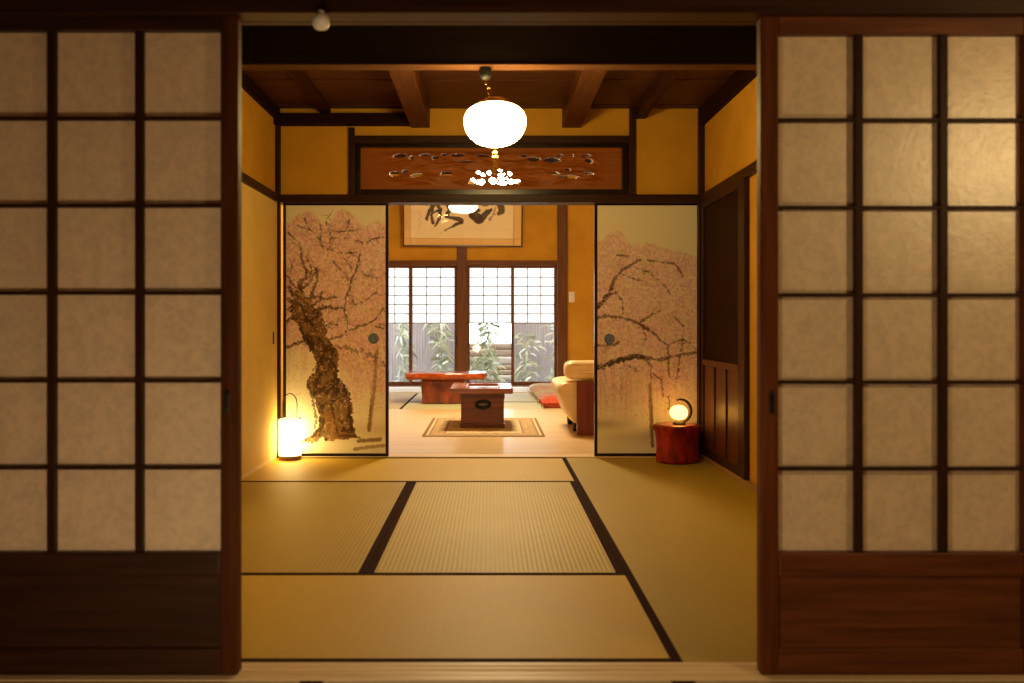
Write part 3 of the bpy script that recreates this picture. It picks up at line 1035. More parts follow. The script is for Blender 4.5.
def paint_weeping_tree():
    cv = Canvas(598, 206, 697, 454.5, 3.2, np.array(srgb(242, 233, 204)))
    n1 = cv.noise(14, 21); n2 = cv.noise(5, 22); n3 = cv.noise(2, 23); n4 = cv.noise(26, 24)

    def topf(x):
        xs_ = [598, 604, 614, 624, 632, 640, 655, 672, 697]
        ys_ = [240, 240, 231, 234, 248, 244, 243, 251, 256]
        return np.interp(x, xs_, ys_)
    top = topf(cv.X) + (n2 - .5) * 7
    low = np.interp(cv.X, [598, 625, 660, 697], [424, 418, 412, 420]) + 22 * (n1 - .5)
    m = np.clip((cv.Y - top) / 4, 0, 1) * np.clip((low - cv.Y) / 40, 0, 1)
    cv.blend(m * (.20 + .34 * n2), srgb(244, 204, 204))
    cv.blend(m * np.clip(n4 - .45, 0, 1) * 1.0, srgb(228, 204, 146))
    cv.blend(m * np.clip(n1 - .55, 0, 1) * 1.2, srgb(240, 180, 172))
    cv.blend(np.exp(-((cv.X - 614) / 14) ** 2 - ((cv.Y - 268) / 14) ** 2) * .35, srgb(180, 150, 140))
    # ground washes
    cv.blend(np.exp(-((cv.Y - 425) / 5) ** 2) * np.clip((640 - cv.X) / 30, 0, 1) * .5, srgb(150, 130, 84))
    cv.blend(np.exp(-((cv.Y - 438) / 6) ** 2) * np.clip((cv.X - 600) / 20, 0, 1) * .3, srgb(178, 152, 100))

    mottle(cv, m, 600, .8)
    cl = cv.noise(8, 42)

    def clump(x, y):
        return max(.08, min(1, (cl[min(cv.h - 1, max(0, int((y - cv.y0) * cv.res))), min(cv.w - 1, max(0, int((x - cv.x0) * cv.res)))] - .32) * 2.4))

    def dens(x, y):
        t = float(topf(x)) + random.uniform(-3, 3)
        if y < t or y > 425:
            return 0
        return clump(x, y) * min(1, (y - t) / 5 + .2) * (.75 if y < 370 else .4 * max(.2, (430 - y) / 60))
    blossoms(cv, 6200, 25, dens, .35, 1.0, (.3, .75))
    rag = (n3 - .5) * 1.1
    B2 = np.array(srgb(98, 66, 38))
    br = [
        ([(598, 308), (604, 302), (610, 294), (616, 279), (625, 269), (634, 264), (641, 261)], [5, 4.6, 3.6, 3.2, 2.8, 2.2, 1.4]),
        ([(648, 261), (660, 262.5), (672, 264), (678, 268), (683, 277)], [1.4, 1.6, 1.5, 1.6, 1.8]),
        ([(598, 319), (607, 317), (618, 318), (632, 321), (641, 325), (650, 330)], [3.5, 3, 2.8, 2.6, 2.2, 1.8]),
        ([(641, 323), (650, 317), (660, 312)], [2.2, 1.8, 1.2]),
        ([(640, 325), (652, 333), (662, 342), (668, 346)], [2.2, 2.0, 1.8, 1.6]),
        ([(668, 346), (676, 342), (684, 341), (690, 344)], 1.5), ([(668.5, 346), (668.5, 362), (669, 378)], [2.0, 1.7, 1.6]),
        ([(610, 295), (618, 294), (623, 302), (623, 315)], 1.1), ([(618, 273), (630, 278), (644, 282)], 1.0), ([(636, 268), (652, 275), (662, 285), (670, 294)], 1.0),
        ([(596, 369), (606, 366), (622, 361), (634, 357), (645, 358.5), (658, 360.5), (668, 360)], [5, 4.5, 5.5, 6, 4.5, 3, 3.4]),
        ([(668, 358), (684, 355), (697, 353)], [3, 2.2, 2.0]), ([(598, 346), (610, 346), (620, 343)], 2.2),
        ([(625, 366), (634, 368), (636, 374)], 1.4), ([(645, 360), (652, 366), (651, 380)], 1.3), ([(653, 374), (661, 380), (663, 398)], 1.4),
        ([(680, 357), (676, 380)], 1.2), ([(683, 340), (681, 352)], 1.0), ([(669, 397), (669, 410)], 1.8), ([(674, 318), (684, 328)], 1.2), ([(618, 256), (630, 257)], 1.2),
        ([(641, 326), (646, 336), (645, 345)], 1.0),
    ]
    for k, (pts, w) in enumerate(br):
        rp = rough(pts, 900 + k, .7)
        wl = w if not isinstance(w, list) else list(np.interp(np.linspace(0, 1, len(rp)), np.linspace(0, 1, len(w)), w))
        cv.stroke(rp, wl, B2, .74, .8, (n3 - .5) * 2.2)
        ww = w if not isinstance(w, list) else max(w)
        twigs(cv, rp, 4 + int(ww * 3), 300 + k, 7, .6, B2, .5)
    cv.stroke([(598, 369), (612, 364), (634, 358), (644, 358)], [4, 3, 4.5, 2], srgb(60, 44, 30), .8, .8, (n3 - .45) * 5)
    cv.stroke([(598, 308), (612, 290)], [3.5, 2.5], srgb(72, 50, 30), .7, .8, (n3 - .45) * 4)
    cv.stroke([(650, 385), (651, 412), (652.5, 447)], [3.0, 3.8, 3.2], srgb(140, 106, 48), .85, .8, rag)
    cv.stroke([(652, 400), (653, 447)], 1.4, srgb(104, 76, 34), .6, .8, rag)
    rs = random.Random(78)
    for k in range(700):
        x, y = rs.uniform(598, 697), rs.uniform(240, 420)
        if rs.random() < dens(x, y):
            cv.dot(x, y, rs.uniform(.3, .65), B2 * rs.uniform(.8, 1.6), rs.uniform(.25, .55))
    r = random.Random(31)
    for k in range(60):
        x = r.uniform(600, 696); y = r.uniform(362, 376)
        L = r.randrange(10, 30)
        c = PINK[r.randrange(6)] * r.uniform(.65, 1.0)
        if x < 632:
            c = c * np.array([.86, .9, 1.12])
        for j in range(L):
            cv.dot(x + r.uniform(-.8, .8), y + j * 1.9, r.uniform(.35, .75), c, .5)
    blossoms(cv, 900, 26, dens, .35, .9, (.3, .6))
    return cv


def fusuma(px0, px1, label, cv, hx, hy):
    yf = YB + 0.02
    x0, x1 = WX(px0, yf), WX(px1, yf)
    z0, z1 = 0.006, WZ(203.0, yf) + .004
    t = Thing('painted_sliding_panel', label, 'sliding panel', ((x0 + x1) / 2, yf + .015, z0), 'painted sliding panels', 'thing')
    fw = WX(490 + 3.0, yf)
    yb_ = yf + .028
    for a, b, c, d in ((x0, x0 + fw, z0, z1), (x1 - fw, x1, z0, z1), (x0 + fw, x1 - fw, z0, z0 + fw), (x0 + fw, x1 - fw, z1 - fw, z1)):
        t.part('frame_bar', MB().box(a, b, yf, yb_, c, d), M['black_lacquer'], bevel=0.002)
    xa, xb, za, zb = x0 + fw, x1 - fw, z0 + fw, z1 - fw
    s = cv.sheet('painting', M['paint'], lambda u, v: (xa + (xb - xa) * u, yf + .004, zb + (za - zb) * v), (0, .018, 0), t.o, t.loc)
    h = MB()
    hxw, hzw = WX(hx, yf), WZ(hy, yf)
    prof = [(0.0015, .0035), (.010, .0032), (.011, .0042), (.018, .0042), (.019, .0032), (.025, .0032), (.028, .005), (.031, .008), (.034, .008), (.036, .005), (.037, -.0005)]
    h.lathe(prof, (0, 0, 0), 32)
    h.v = [(p[0] + hxw, yf + .002 - p[2], p[1] + hzw) for p in h.v]
    p = t.part('round_pull', h, mat_noise('blue_grey_metal', (0.10, 0.125, 0.22), (0.20, 0.24, 0.36), 0.5, (60, 60, 60), 3), label='round blue grey finger pull', smooth=40)


fusuma(283, 388.5, 'sliding panel painted with an old thick trunked cherry tree in blossom', paint_old_tree(), 373.5, 338.5)
fusuma(594.5, 700, 'sliding panel painted with weeping cherry boughs under an empty sky', paint_weeping_tree(), 609.5, 339)

# ================================================================== plain side panel and wooden side door
def side_plain():
    t = Thing('plain_sliding_panel', 'plain cream sliding panel along the side wall behind the paper lantern', 'sliding panel', (-XW + .008, 5.45, 0.028), None, 'thing')
    t.part('panel', MB().box(-XW + .001, -XW + .016, 4.95, 5.965, 0.029, zr0 - .001), M['fusuma_plain'], bevel=0.002)
    z, yv = WZ(338, 5.87), 5.86
    p = MB().rbox((-XW + .016, yv, z), (.008, .026, .085), .0038, 5)
    t.part('oval_pull', p, M['iron'], smooth=60)


side_plain()


def side_door():
    x1 = XW - .001
    x0 = XW - .03
    ya, yb_ = 4.99, 5.968
    z0, z1 = 0.035, zr0 - .006
    t = Thing('wooden_sliding_door', 'dark wooden side door with low upright panels beside the red stump', 'sliding door', (XW - .015, (ya + yb_) / 2, 0.02), None, 'thing')
    t.part('stile', MB().box(x0, x1, ya, ya + .085, z0, z1), M['dark_z'], bevel=0.003)
    t.part('stile', MB().box(x0, x1, yb_ - .06, yb_, z0, z1), M['dark_z'], bevel=0.003)
    zk = WZ(367, 5.4)
    t.part('upper_board', MB().box(x0 + .012, x1, ya + .085, yb_ - .06, zk + .03, z1 - .04), wood('upper_board_wood', (0.016, 0.005, 0.0016), (0.038, 0.0125, 0.004), 'Z', 0.6, spec=.04), bevel=0.001)
    t.part('rail', MB().box(x0, x1, ya + .085, yb_ - .06, z1 - .04, z1), M['dark_y'], bevel=0.003)
    red = wood('red_panel_wood', (0.07, 0.018, 0.005), (0.13, 0.034, 0.009), 'Z', 0.4, spec=.3)
    t.part('rail', MB().box(x0 - .003, x1, ya + .085, yb_ - .06, zk - .01, zk + .03), red, bevel=0.003)
    n = 3
    y0_, y1_ = ya + .085, yb_ - .06
    for i in range(n):
        a = y0_ + (y1_ - y0_) * i / n
        b = y0_ + (y1_ - y0_) * (i + 1) / n
        t.part('lower_board', MB().box(x0 + .010, x1, a + .012, b - .012, z0 + .06, zk - .01), red, bevel=0.001)
    for i in range(1, n):
        a = y0_ + (y1_ - y0_) * i / n
        t.part('mullion', MB().box(x0 + .002, x1, a - .012, a + .012, z0 + .06, zk - .01), M['dark_z'], bevel=0.002)
    t.part('rail', MB().box(x0, x1, y0_, y1_, z0, z0 + .06), M['dark_y'], bevel=0.003)
    # sill that carries it
    trim(MB().box(XW - .034, XW - .0125, 4.6, 5.968, 0, 0.034), wood('door_sill', (0.30, 0.17, 0.07), (0.40, 0.24, 0.10), 'Y', 0.5), bevel=0.002)  # lighter wood stands in for the sill's lit top edge
    trim(MB().box(XW - .034, XW - .001, 4.94, 4.988, 0.0345, zr0 - .006), M['dark_z'])


side_door()

# ================================================================== carved transom
def transom():
    t = Thing('carved_transom', 'long reddish carved openwork transom panel above the painted sliding panels', 'transom panel', (WX(491, YB), YB + .03, zr1), None, 'thing')
    xa, xb = WX(355, YB), WX(629, YB)
    ztop = WZ(136, YB)
    # outer rail and inner black frame
    t.part('outer_rail', MB().box(xa, xb, YB - .02, YB + .06, WZ(143.5, YB), ztop), M['dark_x'], bevel=0.003)
    f = MB()
    ix0, ix1 = WX(360.5, YB), WX(622, YB)
    iz0, iz1 = WZ(189.5, YB), WZ(147.5, YB)
    f.box(xa, ix0, YB - .012, YB + .06, zr1, WZ(143.5, YB))
    f.box(ix1, xb, YB - .012, YB + .06, zr1, WZ(143.5, YB))
    f.box(ix0, ix1, YB - .012, YB + .06, iz1, WZ(143.5, YB))
    f.box(ix0, ix1, YB - .012, YB + .06, zr1, iz0)
    t.part('frame', f, M['black_lacquer'], bevel=0.002)
    # carved panel with real openings
    res = 2.2
    px0, px1, py0, py1 = 360.5, 622.0, 147.5, 189.5
    nx, nz = int((px1 - px0) * res), int((py1 - py0) * res)
    xs_ = np.linspace(px0, px1, nx + 1)
    ys_ = np.linspace(py0, py1, nz + 1)
    PX, PY = np.meshgrid(xs_, ys_)
    holes = [(394, 405.5, 153.4, 157), (409, 413, 155.5, 158.5), (432, 438.5, 155.5, 158.5), (420, 429, 153.6, 155.4), (441, 447, 153, 155), (452, 464, 153.4, 156), (476, 489, 154, 156.4), (458, 474, 160.4, 161.8),
             (389.5, 398.5, 171.5, 175), (411, 421, 173, 176.5), (441, 452, 171.4, 174.4), (402, 407, 169.5, 172),
             (468.6, 476, 178, 183.6), (476.6, 484.7, 178.4, 184.4), (476, 480, 170, 173), (481, 485, 172.5, 175.7), (487, 491, 170, 174.5), (489, 497, 177, 183), (498, 504, 175.5, 179.6), (498, 508, 180.6, 184), (509, 514, 178.4, 183.6), (515, 520.5, 178.6, 184), (505, 508.5, 176.4, 179.4), (507.6, 512, 171, 175), (497, 503, 168.5, 170.5), (498, 505, 172.5, 175), 
             (528, 539, 156.8, 161), (521, 527, 153.8, 156), (546, 559, 157.2, 161.4), (557, 562, 153.8, 156), (571, 574, 153.6, 155.6), (583, 590, 153.6, 155.8), (586, 592, 158.4, 161.8),
             (584, 592.5, 171.6, 174.4), (560, 577, 175, 177.6), (551, 558, 171.5, 174), (566, 570, 168, 170)]
    rr = random.Random(4)
    hole = np.zeros(PX.shape)
    for (a, b, c, d) in holes:
        cx, cy, hw, hh = (a + b) / 2, (c + d) / 2, (b - a) / 2 * (1.25 if c < 165 or (a < 460 or a > 525) else 1.02), (d - c) / 2 * (1.3 if c < 165 or (a < 460 or a > 525) else 1.02)
        sk = rr.uniform(-.25, .25)
        e = ((PX - cx) / hw) ** 2 + ((PY - cy - sk * (PX - cx) * hh / hw) / hh) ** 2
        e += .35 * np.sin(PX * 1.7 + cy) * np.cos(PY * 1.3 + cx)
        hole = np.maximum(hole, (e < 1.0).astype(float))
    rel = np.zeros(PX.shape)
    reg = np.clip((PX - 378) / 18, 0, 1) * np.clip((606 - PX) / 14, 0, 1) * np.clip((PY - 149.5) / 4, 0, 1) * np.clip((187 - PY) / 5, 0, 1)
    for k in range(150):
        cx, cy = rr.uniform(385, 600), rr.uniform(153, 184)
        L, w, a = rr.uniform(5, 20), rr.uniform(.8, 2.2), rr.uniform(-.18, .18)
        u = (PX - cx) * math.cos(a) + (PY - cy) * math.sin(a)
        v = -(PX - cx) * math.sin(a) + (PY - cy) * math.cos(a)
        v = v - 1.2 * np.sin(u * .25 + k)
        rel = rel + rr.uniform(.2, 1.0) * np.exp(-(u / L) ** 2 - (v / w) ** 2)
    rel = np.clip(rel, 0, 2.2) * reg * .012
    mask = (hole[:-1, :-1] + hole[1:, 1:] + hole[:-1, 1:] + hole[1:, :-1]) < 2
    XWD = (PX - VX) * YB / F
    ZWD = H + (VY - PY) * YB / F
    yfr = YB + .028 - rel - .004 * reg
    ybk = np.full(PX.shape, YB + .046)
    R = t.loc
    co = np.concatenate([np.stack([XWD, yfr, ZWD], -1).reshape(-1, 3), np.stack([XWD, ybk, ZWD], -1).reshape(-1, 3)])
    N = PX.size
    W = nx + 1
    mb = MB()
    mb.v = [tuple(p) for p in co]
    fs = []
    for j in range(nz):
        for i in range(nx):
            if not mask[j, i]:
                continue
            a, b, c, d = j * W + i, j * W + i + 1, (j + 1) * W + i + 1, (j + 1) * W + i
            fs.append((a, d, c, b))
            fs.append((a + N, b + N, c + N, d + N))
            if j == 0 or not mask[j - 1, i]: fs.append((a, b, b + N, a + N))
            if j == nz - 1 or not mask[j + 1, i]: fs.append((d, d + N, c + N, c))
            if i == 0 or not mask[j, i - 1]: fs.append((a, a + N, d + N, d))
            if i == nx - 1 or not mask[j, i + 1]: fs.append((b, c, c + N, b + N))
    mb.f = fs
    mb.mi = [0] * len(fs)
    used = sorted({i for f_ in fs for i in f_})
    re = {o: n for n, o in enumerate(used)}
    mb.v = [mb.v[i] for i in used]
    mb.f = [tuple(re[i] for i in f_) for f_ in fs]
    t.part('carved_panel', mb, wood('carved_red_wood', (0.25, 0.068, 0.004), (0.36, 0.105, 0.008), 'X', 0.5, spec=.3), smooth=50)


transom()

# ================================================================== PENDANT LAMPS
WARM = (1.0, 0.70, 0.25)
E_GLOBE, E_FAR, E_LANT, E_BALL = 66.0, 150.0, 12.0, 8.0


def oblate(rx, rz, n=24, flat=2.2, flat2=None):
    pr = []
    for i in range(n + 1):
        a = -math.pi / 2 + math.pi * i / n
        ca, sa = math.cos(a), math.sin(a)
        fl = flat if sa >= 0 else (flat2 or flat)
        pr.append((max(.002, rx * abs(ca) ** (2 / fl)), math.copysign(rz * abs(sa) ** (2 / fl), sa) * (1.14 if flat2 and sa < 0 else (.86 if flat2 else 1))))
    return pr


def main_lamp():
    Y = 4.27
    cx, cz = WX(495, Y), WZ(122.0, Y)
    fx = WX(485.5, Y)
    zb = zb0
    t = Thing('pendant_lamp', 'glowing white round globe lamp hanging from the black beam', 'lamp', (cx, Y, cz - .128))
    fit = MB()
    fit.lathe([(.010, -.058), (.024, -.052), (.031, -.036), (.032, -.012), (.03, -.002), (.024, 0.0)], (fx, Y, zb - .0005), 28)
    t.part('ceiling_fitting', fit, M['iron'], smooth=50)
    rz = .107
    ztop = cz + rz * .86
    ch = MB()
    z0_, z1_ = ztop + .028, zb - .055
    nl = 4
    for i in range(nl):
        f0 = (i + .5) / nl
        c = Vector((fx + (cx - .01 - fx) * (1 - f0) * .8, Y, z0_ + (z1_ - z0_) * f0))
        pts = []
        hl = (z1_ - z0_) / nl * .62
        for k in range(13):
            a = 2 * math.pi * k / 12
            p = (math.sin(a) * .008, math.cos(a) * hl)
            pts.append((c.x + (p[0] if i % 2 else 0), c.y + (0 if i % 2 else p[0]), c.z + p[1]))
        ch.tube(pts, .0022, 6, False)
    t.part('chain', ch, M['brass'], smooth=60)
    ga = MB().lathe([(.03, .03), (.05, .026), (.072, .012), (.078, .002), (.078, -.008), (.07, -.012)][::-1], (cx, Y, ztop - .002), 36)
    t.part('brass_collar', ga, M['brass'], smooth=50)
    gl = MB().lathe(oblate(.153, rz, 28, 2.4, 2.1), (cx, Y, cz), 48)
    t.part('globe', gl, mat_emit('lit_opal_glass', WARM, E_GLOBE), label='glowing opal glass globe', smooth=180)
    pu = MB()
    pz = cz - rz * 1.14
    pu.tube([(cx, Y, pz + .002), (cx, Y, pz - .03)], .0025, 8)
    pu.lathe([(.005, -.135), (.015, -.128), (.017, -.10), (.014, -.085), (.017, -.072), (.022, -.062), (.019, -.052), (.010, -.042), (.015, -.033), (.007, -.022)], (cx, Y, pz), 20)
    t.part('pull', pu, M['brass'], smooth=60, label='slim gold coloured pull under the globe')


main_lamp()


def far_lamp():
    Y = 8.5
    cx, cz = WX(496, Y), WZ(173, Y)
    t = Thing('pendant_lamp', 'wide glowing white lamp in the far room, seen through the transom openings', 'lamp', (cx, Y, cz - .14))
    t.part('shade', MB().lathe(oblate(.28, .125, 20, 2.2), (cx, Y, cz), 40), mat_emit('lit_far_shade', (1.0, 0.76, 0.40), E_FAR), smooth=180)
    t.part('cord', MB().tube([(cx, Y, cz + .12), (cx, Y, ZCF - .03)], .004, 8), M['iron'])
    t.part('canopy', MB().lathe([(.05, -.035), (.055, -.02), (.055, -.001)], (cx, Y, ZCF), 24), M['iron'], smooth=40)
    return Vector((cx, Y, cz))


LF = far_lamp()


# ================================================================== LANTERN
def lantern():
    Y = 5.925
    cx = WX(290, Y)
    t = Thing('paper_lantern', 'glowing cylindrical paper lantern with wire handle on the floor', 'lantern', (cx, Y, 0.0015))
    r = .0735
    zt = WZ(419, Y)
    b = MB().lathe([(r - .004, .0), (r + .003, .001), (r + .004, .02), (r + .001, .026), (r - .006, .03)], (cx, Y, 0.0015), 40)
    t.part('base', b, wood('lantern_wood', (0.12, 0.05, 0.02), (0.2, 0.09, 0.035), 'X', 0.5), smooth=40)
    sh = MB()
    n = 12
    prof = []
    for i in range(n + 1):
        z = .031 + (zt - .031) * i / n
        prof.append((r + .0012 * (1 if i % 2 else 0), z))
    sh.lathe(prof, (cx, Y, 0), 44)
    t.part('paper_shade', sh, mat_emit('lit_lantern_paper', (1.0, 0.70, 0.25), E_LANT), smooth=60, label='glowing white paper shade')
    rim = MB()
    pts = [(cx + (r + .002) * math.cos(2 * math.pi * k / 40), Y + (r + .002) * math.sin(2 * math.pi * k / 40), zt + .003) for k in range(41)]
    rim.tube(pts, .0042, 8, False)
    t.part('rim', rim, M['iron'], smooth=60)
    hd = MB()
    zt2 = WZ(393.5, Y)
    hw = r * .66
    pts = [(cx - hw * .98, Y, zt + .002), (cx - hw, Y, zt + (zt2 - zt) * .45)]
    for k in range(13):
        a = math.pi - math.pi * k / 12
        pts.append((cx + hw * math.cos(a), Y, zt + (zt2 - zt) * .58 + (zt2 - zt) * .42 * math.sin(a)))
    pts += [(cx + hw, Y, zt + (zt2 - zt) * .45), (cx + hw * .98, Y, zt + .002)]
    hd.tube(pts, .0034, 8)
    t.part('handle', hd, M['iron'], smooth=60, label='thin black wire handle')


lantern()


# ================================================================== STUMP with ball lamp
def stump():
    Y = 5.83
    cx = WX(676.5, Y)
    zt = WZ(425, Y)
    t = Thing('stump_stool', 'red lacquered tree stump standing before the weeping cherry panel', 'stool', (cx, Y, 0.0015))
    rr = random.Random(3)
    ph = [rr.uniform(0, 6.28) for _ in range(6)]

    def wob(a, z):
        s = 1 + .045 * math.sin(3 * a + ph[0]) + .035 * math.sin(5 * a + ph[1] + z * 4) + .02 * math.sin(9 * a + ph[2] + z * 11) + .012 * math.sin(15 * a + ph[3] - z * 20)
        return s
    prof = [(.128, .0), (.141, .003), (.143, .02), (.140, .06), (.139, .11), (.140, .16), (.145, .20), (.152, zt - .03), (.158, zt - .010), (.156, zt - .002)]
    b = MB().lathe(prof, (cx, Y, 0.0015), 72, wob=wob)
    red = mat_noise('red_lacquer', (0.13, 0.006, 0.003), (0.42, 0.025, 0.008), 0.5, (16, 16, 9), 6, 0.6, (30, 30, 12), 0.25, 0.0)
    t.part('trunk', b, red, smooth=70)
    tp = MB().lathe([(.155, .0), (.153, .005), (.10, .0065), (.002, .006)], (cx, Y, zt - .0015), 72, wob=lambda a, z: wob(a, zt))
    t.part('top', tp, mat_noise('red_top', (0.30, 0.04, 0.015), (0.42, 0.07, 0.025), 0.25, (20, 20, 20), 5, 0.2), smooth=70)
    return Vector((cx, Y, zt + .0055))


ST = stump()


def ball_lamp():
    Y = ST.y
    cx, cz = WX(679.0, Y), WZ(412.5, Y)
    z0 = ST.z
    t = Thing('table_lamp', 'small glowing amber ball lamp with curved handle on the red stump', 'lamp', (cx, Y, z0))
    b = MB().lathe([(.040, .0005), (.044, .003), (.040, .010), (.030, .016), (.024, .020)], (cx, Y, z0), 32)
    t.part('base', b, M['iron'], smooth=50)
    rx, rz = .059, .050
    g = MB().lathe(oblate(rx, rz, 20, 2.1), (cx - .002, Y, cz), 36)
    t.part('glass_ball', g, mat_emit('lit_amber_glass', (1.0, 0.45, 0.07), E_BALL), label='glowing amber glass ball', smooth=180)
    h = MB()
    pts, rs = [], []
    # arch: rises from the rear of the base on one side, over the ball, ends in a hook above it
    A0, A1 = math.radians(-78), math.radians(112)
    for k in range(25):
        a = A0 + (A1 - A0) * k / 24
        pts.append((cx + .010 + .070 * math.cos(a), Y, cz + .010 + .078 * math.sin(a)))
        rs.append(.005 + .006 * math.sin(math.pi * k / 24))
    h.tube(pts, rs, 10)
    t.part('handle', h, M['iron'], smooth=60, label='dark curved handle')


ball_lamp()


# ================================================================== FAR ROOM FURNITURE
RED1, RED2 = (0.14, 0.022, 0.008), (0.30, 0.06, 0.018)


def slab_table():
    Y0, Y1 = 9.95, 10.55
    t = Thing('slab_table', 'low table with thick live-edge red slab top and block pedestal by the windows', 'table', ((WX(445, 10.2)), 10.25, 0.0015))
    x0, x1 = WX(406, 9.97), WX(485, 9.97)
    zt = WZ(373.5, 9.97)
    th = .075
    # slab outline with a wavy edge
    out = []
    rr = random.Random(9)
    n = 22
    for i in range(n):
        u = i / (n - 1)
        out.append((x0 + (x1 - x0) * u, Y0 + .03 * math.sin(u * 9) + rr.uniform(-.012, .012)))
    for i in range(6):
        u = i / 5
        out.append((x1 + .03 * math.sin(u * 3) + rr.uniform(-.01, .01), Y0 + (Y1 - Y0) * (.1 + .8 * u)))
    for i in range(n):
        u = 1 - i / (n - 1)
        out.append((x0 + (x1 - x0) * u, Y1 + .03 * math.sin(u * 7) + rr.uniform(-.012, .012)))
    for i in range(6):
        u = 1 - i / 5
        out.append((x0 - .03 * math.sin(u * 3) + rr.uniform(-.01, .01), Y0 + (Y1 - Y0) * (.1 + .8 * u)))
    m = MB()
    N = len(out)
    cxm, cym = (x0 + x1) / 2, (Y0 + Y1) / 2
    lev = [(.90, -th), (.965, -th + .012), (1.0, -th * .55), (.99, -.012), (.965, 0)]
    vs = []
    for (s, dz) in lev:
        for k, (x, yv) in enumerate(out):
            s2 = s + (.012 * math.sin(k * 1.9 + dz * 60) if -th < dz < 0 else 0)
            vs.append((cxm + (x - cxm) * (1 - (1 - s2) * .35), cym + (yv - cym) * s2, zt + dz))
    fs = []
    for l in range(len(lev) - 1):
        for k in range(N):
            k2 = (k + 1) % N
            fs.append((l * N + k, l * N + k2, (l + 1) * N + k2, (l + 1) * N + k))
    fs.append(tuple(reversed(range(N))))
    fs.append(tuple((len(lev) - 1) * N + k for k in range(N)))
    m.add(vs, fs)
    t.part('slab_top', m, mat_noise('red_slab', (0.20, 0.022, 0.004), (0.44, 0.075, 0.012), 0.25, (5, 22, 30), 6, 0.2, None, 0.5, 0.3), smooth=40)
    b = MB()
    bx0, bx1 = WX(421, 10.0), WX(465, 10.0)

    def bl(u, v, w):
        return (.008 * math.sin(v * 4 + w * 3), .012 * math.sin(u * 5 + w * 2), 0)
    b.rbox(((bx0 + bx1) / 2, 10.25, (zt - th) / 2 + .001), (bx1 - bx0, .42, zt - th - .0005), .02, 10, bulge=bl)
    t.part('pedestal', b, mat_noise('red_pedestal', (0.11, 0.018, 0.007), (0.26, 0.05, 0.016), 0.3, (9, 9, 3), 6, 0.3, None, 0.5, 0.2), smooth=50)


slab_table()


def brazier_table():
    yf = FY(429)
    cx0, cx1 = WX(461, yf), WX(504, yf)
    zt = WZ(388.6, 7.56)
    y0, y1 = 7.56, 8.30
    x0, x1 = WX(450, 7.56), WX(513, 7.56)
    t = Thing('brazier_table', 'brown wooden box table with sunken top and ring handle on the rug', 'table', ((x0 + x1) / 2, yf + .3, 0.011))
    th = .046
    iy0, iy1 = y0 + .10, y1 - .10
    ix0, ix1 = WX(466, 7.66), WX(500, 7.66)
    wt = wood('brazier_top_wood', (0.20, 0.06, 0.028), (0.34, 0.12, 0.06), 'X', 0.22)
    tp = MB()
    tp.box(x0, ix0, y0, y1, zt - th, zt).box(ix1, x1, y0, y1, zt - th, zt)
    tp.box(ix0, ix1, y0, iy0, zt - th, zt).box(ix0, ix1, iy1, y1, zt - th, zt)
    t.part('top_board', tp, wt, bevel=0.003)
    rd = MB()
    lw = .014
    rd.box(ix0, ix1, iy0, iy0 + lw, zt - .03, zt + .004).box(ix0, ix1, iy1 - lw, iy1, zt - .03, zt + .004)
    rd.box(ix0, ix0 + lw, iy0 + lw, iy1 - lw, zt - .03, zt + .004).box(ix1 - lw, ix1, iy0 + lw, iy1 - lw, zt - .03, zt + .004)
    t.part('inset_rim', rd, mat_noise('red_rim', (0.30, 0.05, 0.02), (0.40, 0.08, 0.03), 0.3, (20, 20, 20)), bevel=0.001)
    t.part('inset_tray', MB().box(ix0 + lw, ix1 - lw, iy0 + lw, iy1 - lw, zt - .028, zt - .012), mat_noise('tray_metal', (0.45, 0.40, 0.32), (0.60, 0.55, 0.46), 0.15, (9, 9, 9), 4, metallic=0.85))
    bx = MB()
    zb_ = zt - th
    bx.box(cx0, cx1, yf, y1 - .06, 0.045, zb_)
    t.part('box_body', bx, wood('brazier_wood', (0.10, 0.024, 0.009), (0.22, 0.06, 0.022), 'X', 0.3), bevel=0.004)
    t.part('plinth', MB().box(cx0 - .008, cx1 + .008, yf - .008, y1 - .052, 0.0105, 0.045), wood('plinth_wood', (0.07, 0.016, 0.007), (0.15, 0.04, 0.015), 'X', 0.35), bevel=0.003)
    t.part('upper_band', MB().box(cx0 - .006, cx1 + .006, yf - .006, y1 - .054, zb_ - .05, zb_ - .0005), wood('band_wood', (0.09, 0.02, 0.008), (0.18, 0.05, 0.018), 'X', 0.3), bevel=0.003)
    # ring handle with back plate
    hx, hz = WX(483, yf), WZ(404, yf)
    h = MB()
    pts = []
    for k in range(33):
        a = 2 * math.pi * k / 32
        pts.append((hx + .062 * math.cos(a), yf - .016 - .004 * math.sin(a), hz + .03 * math.sin(a) - .004))
    h.tube(pts, .013, 10, False)
    t.part('ring_handle', h, M['iron'], smooth=60, label='dark oval ring handle')
    bp = MB().lathe([(.001, .009), (.03, .008), (.046, .005), (.052, .0005)][::-1], (0, 0, 0), 30)
    bp.v = [(p[0] + hx, yf - p[2], p[1] * .5 + hz) for p in bp.v]
    t.part('back_plate', bp, mat_noise('worn_metal', (0.12, 0.11, 0.10), (0.20, 0.19, 0.17), 0.45, (40, 40, 40), 4, metallic=0.5), smooth=50)


brazier_table()


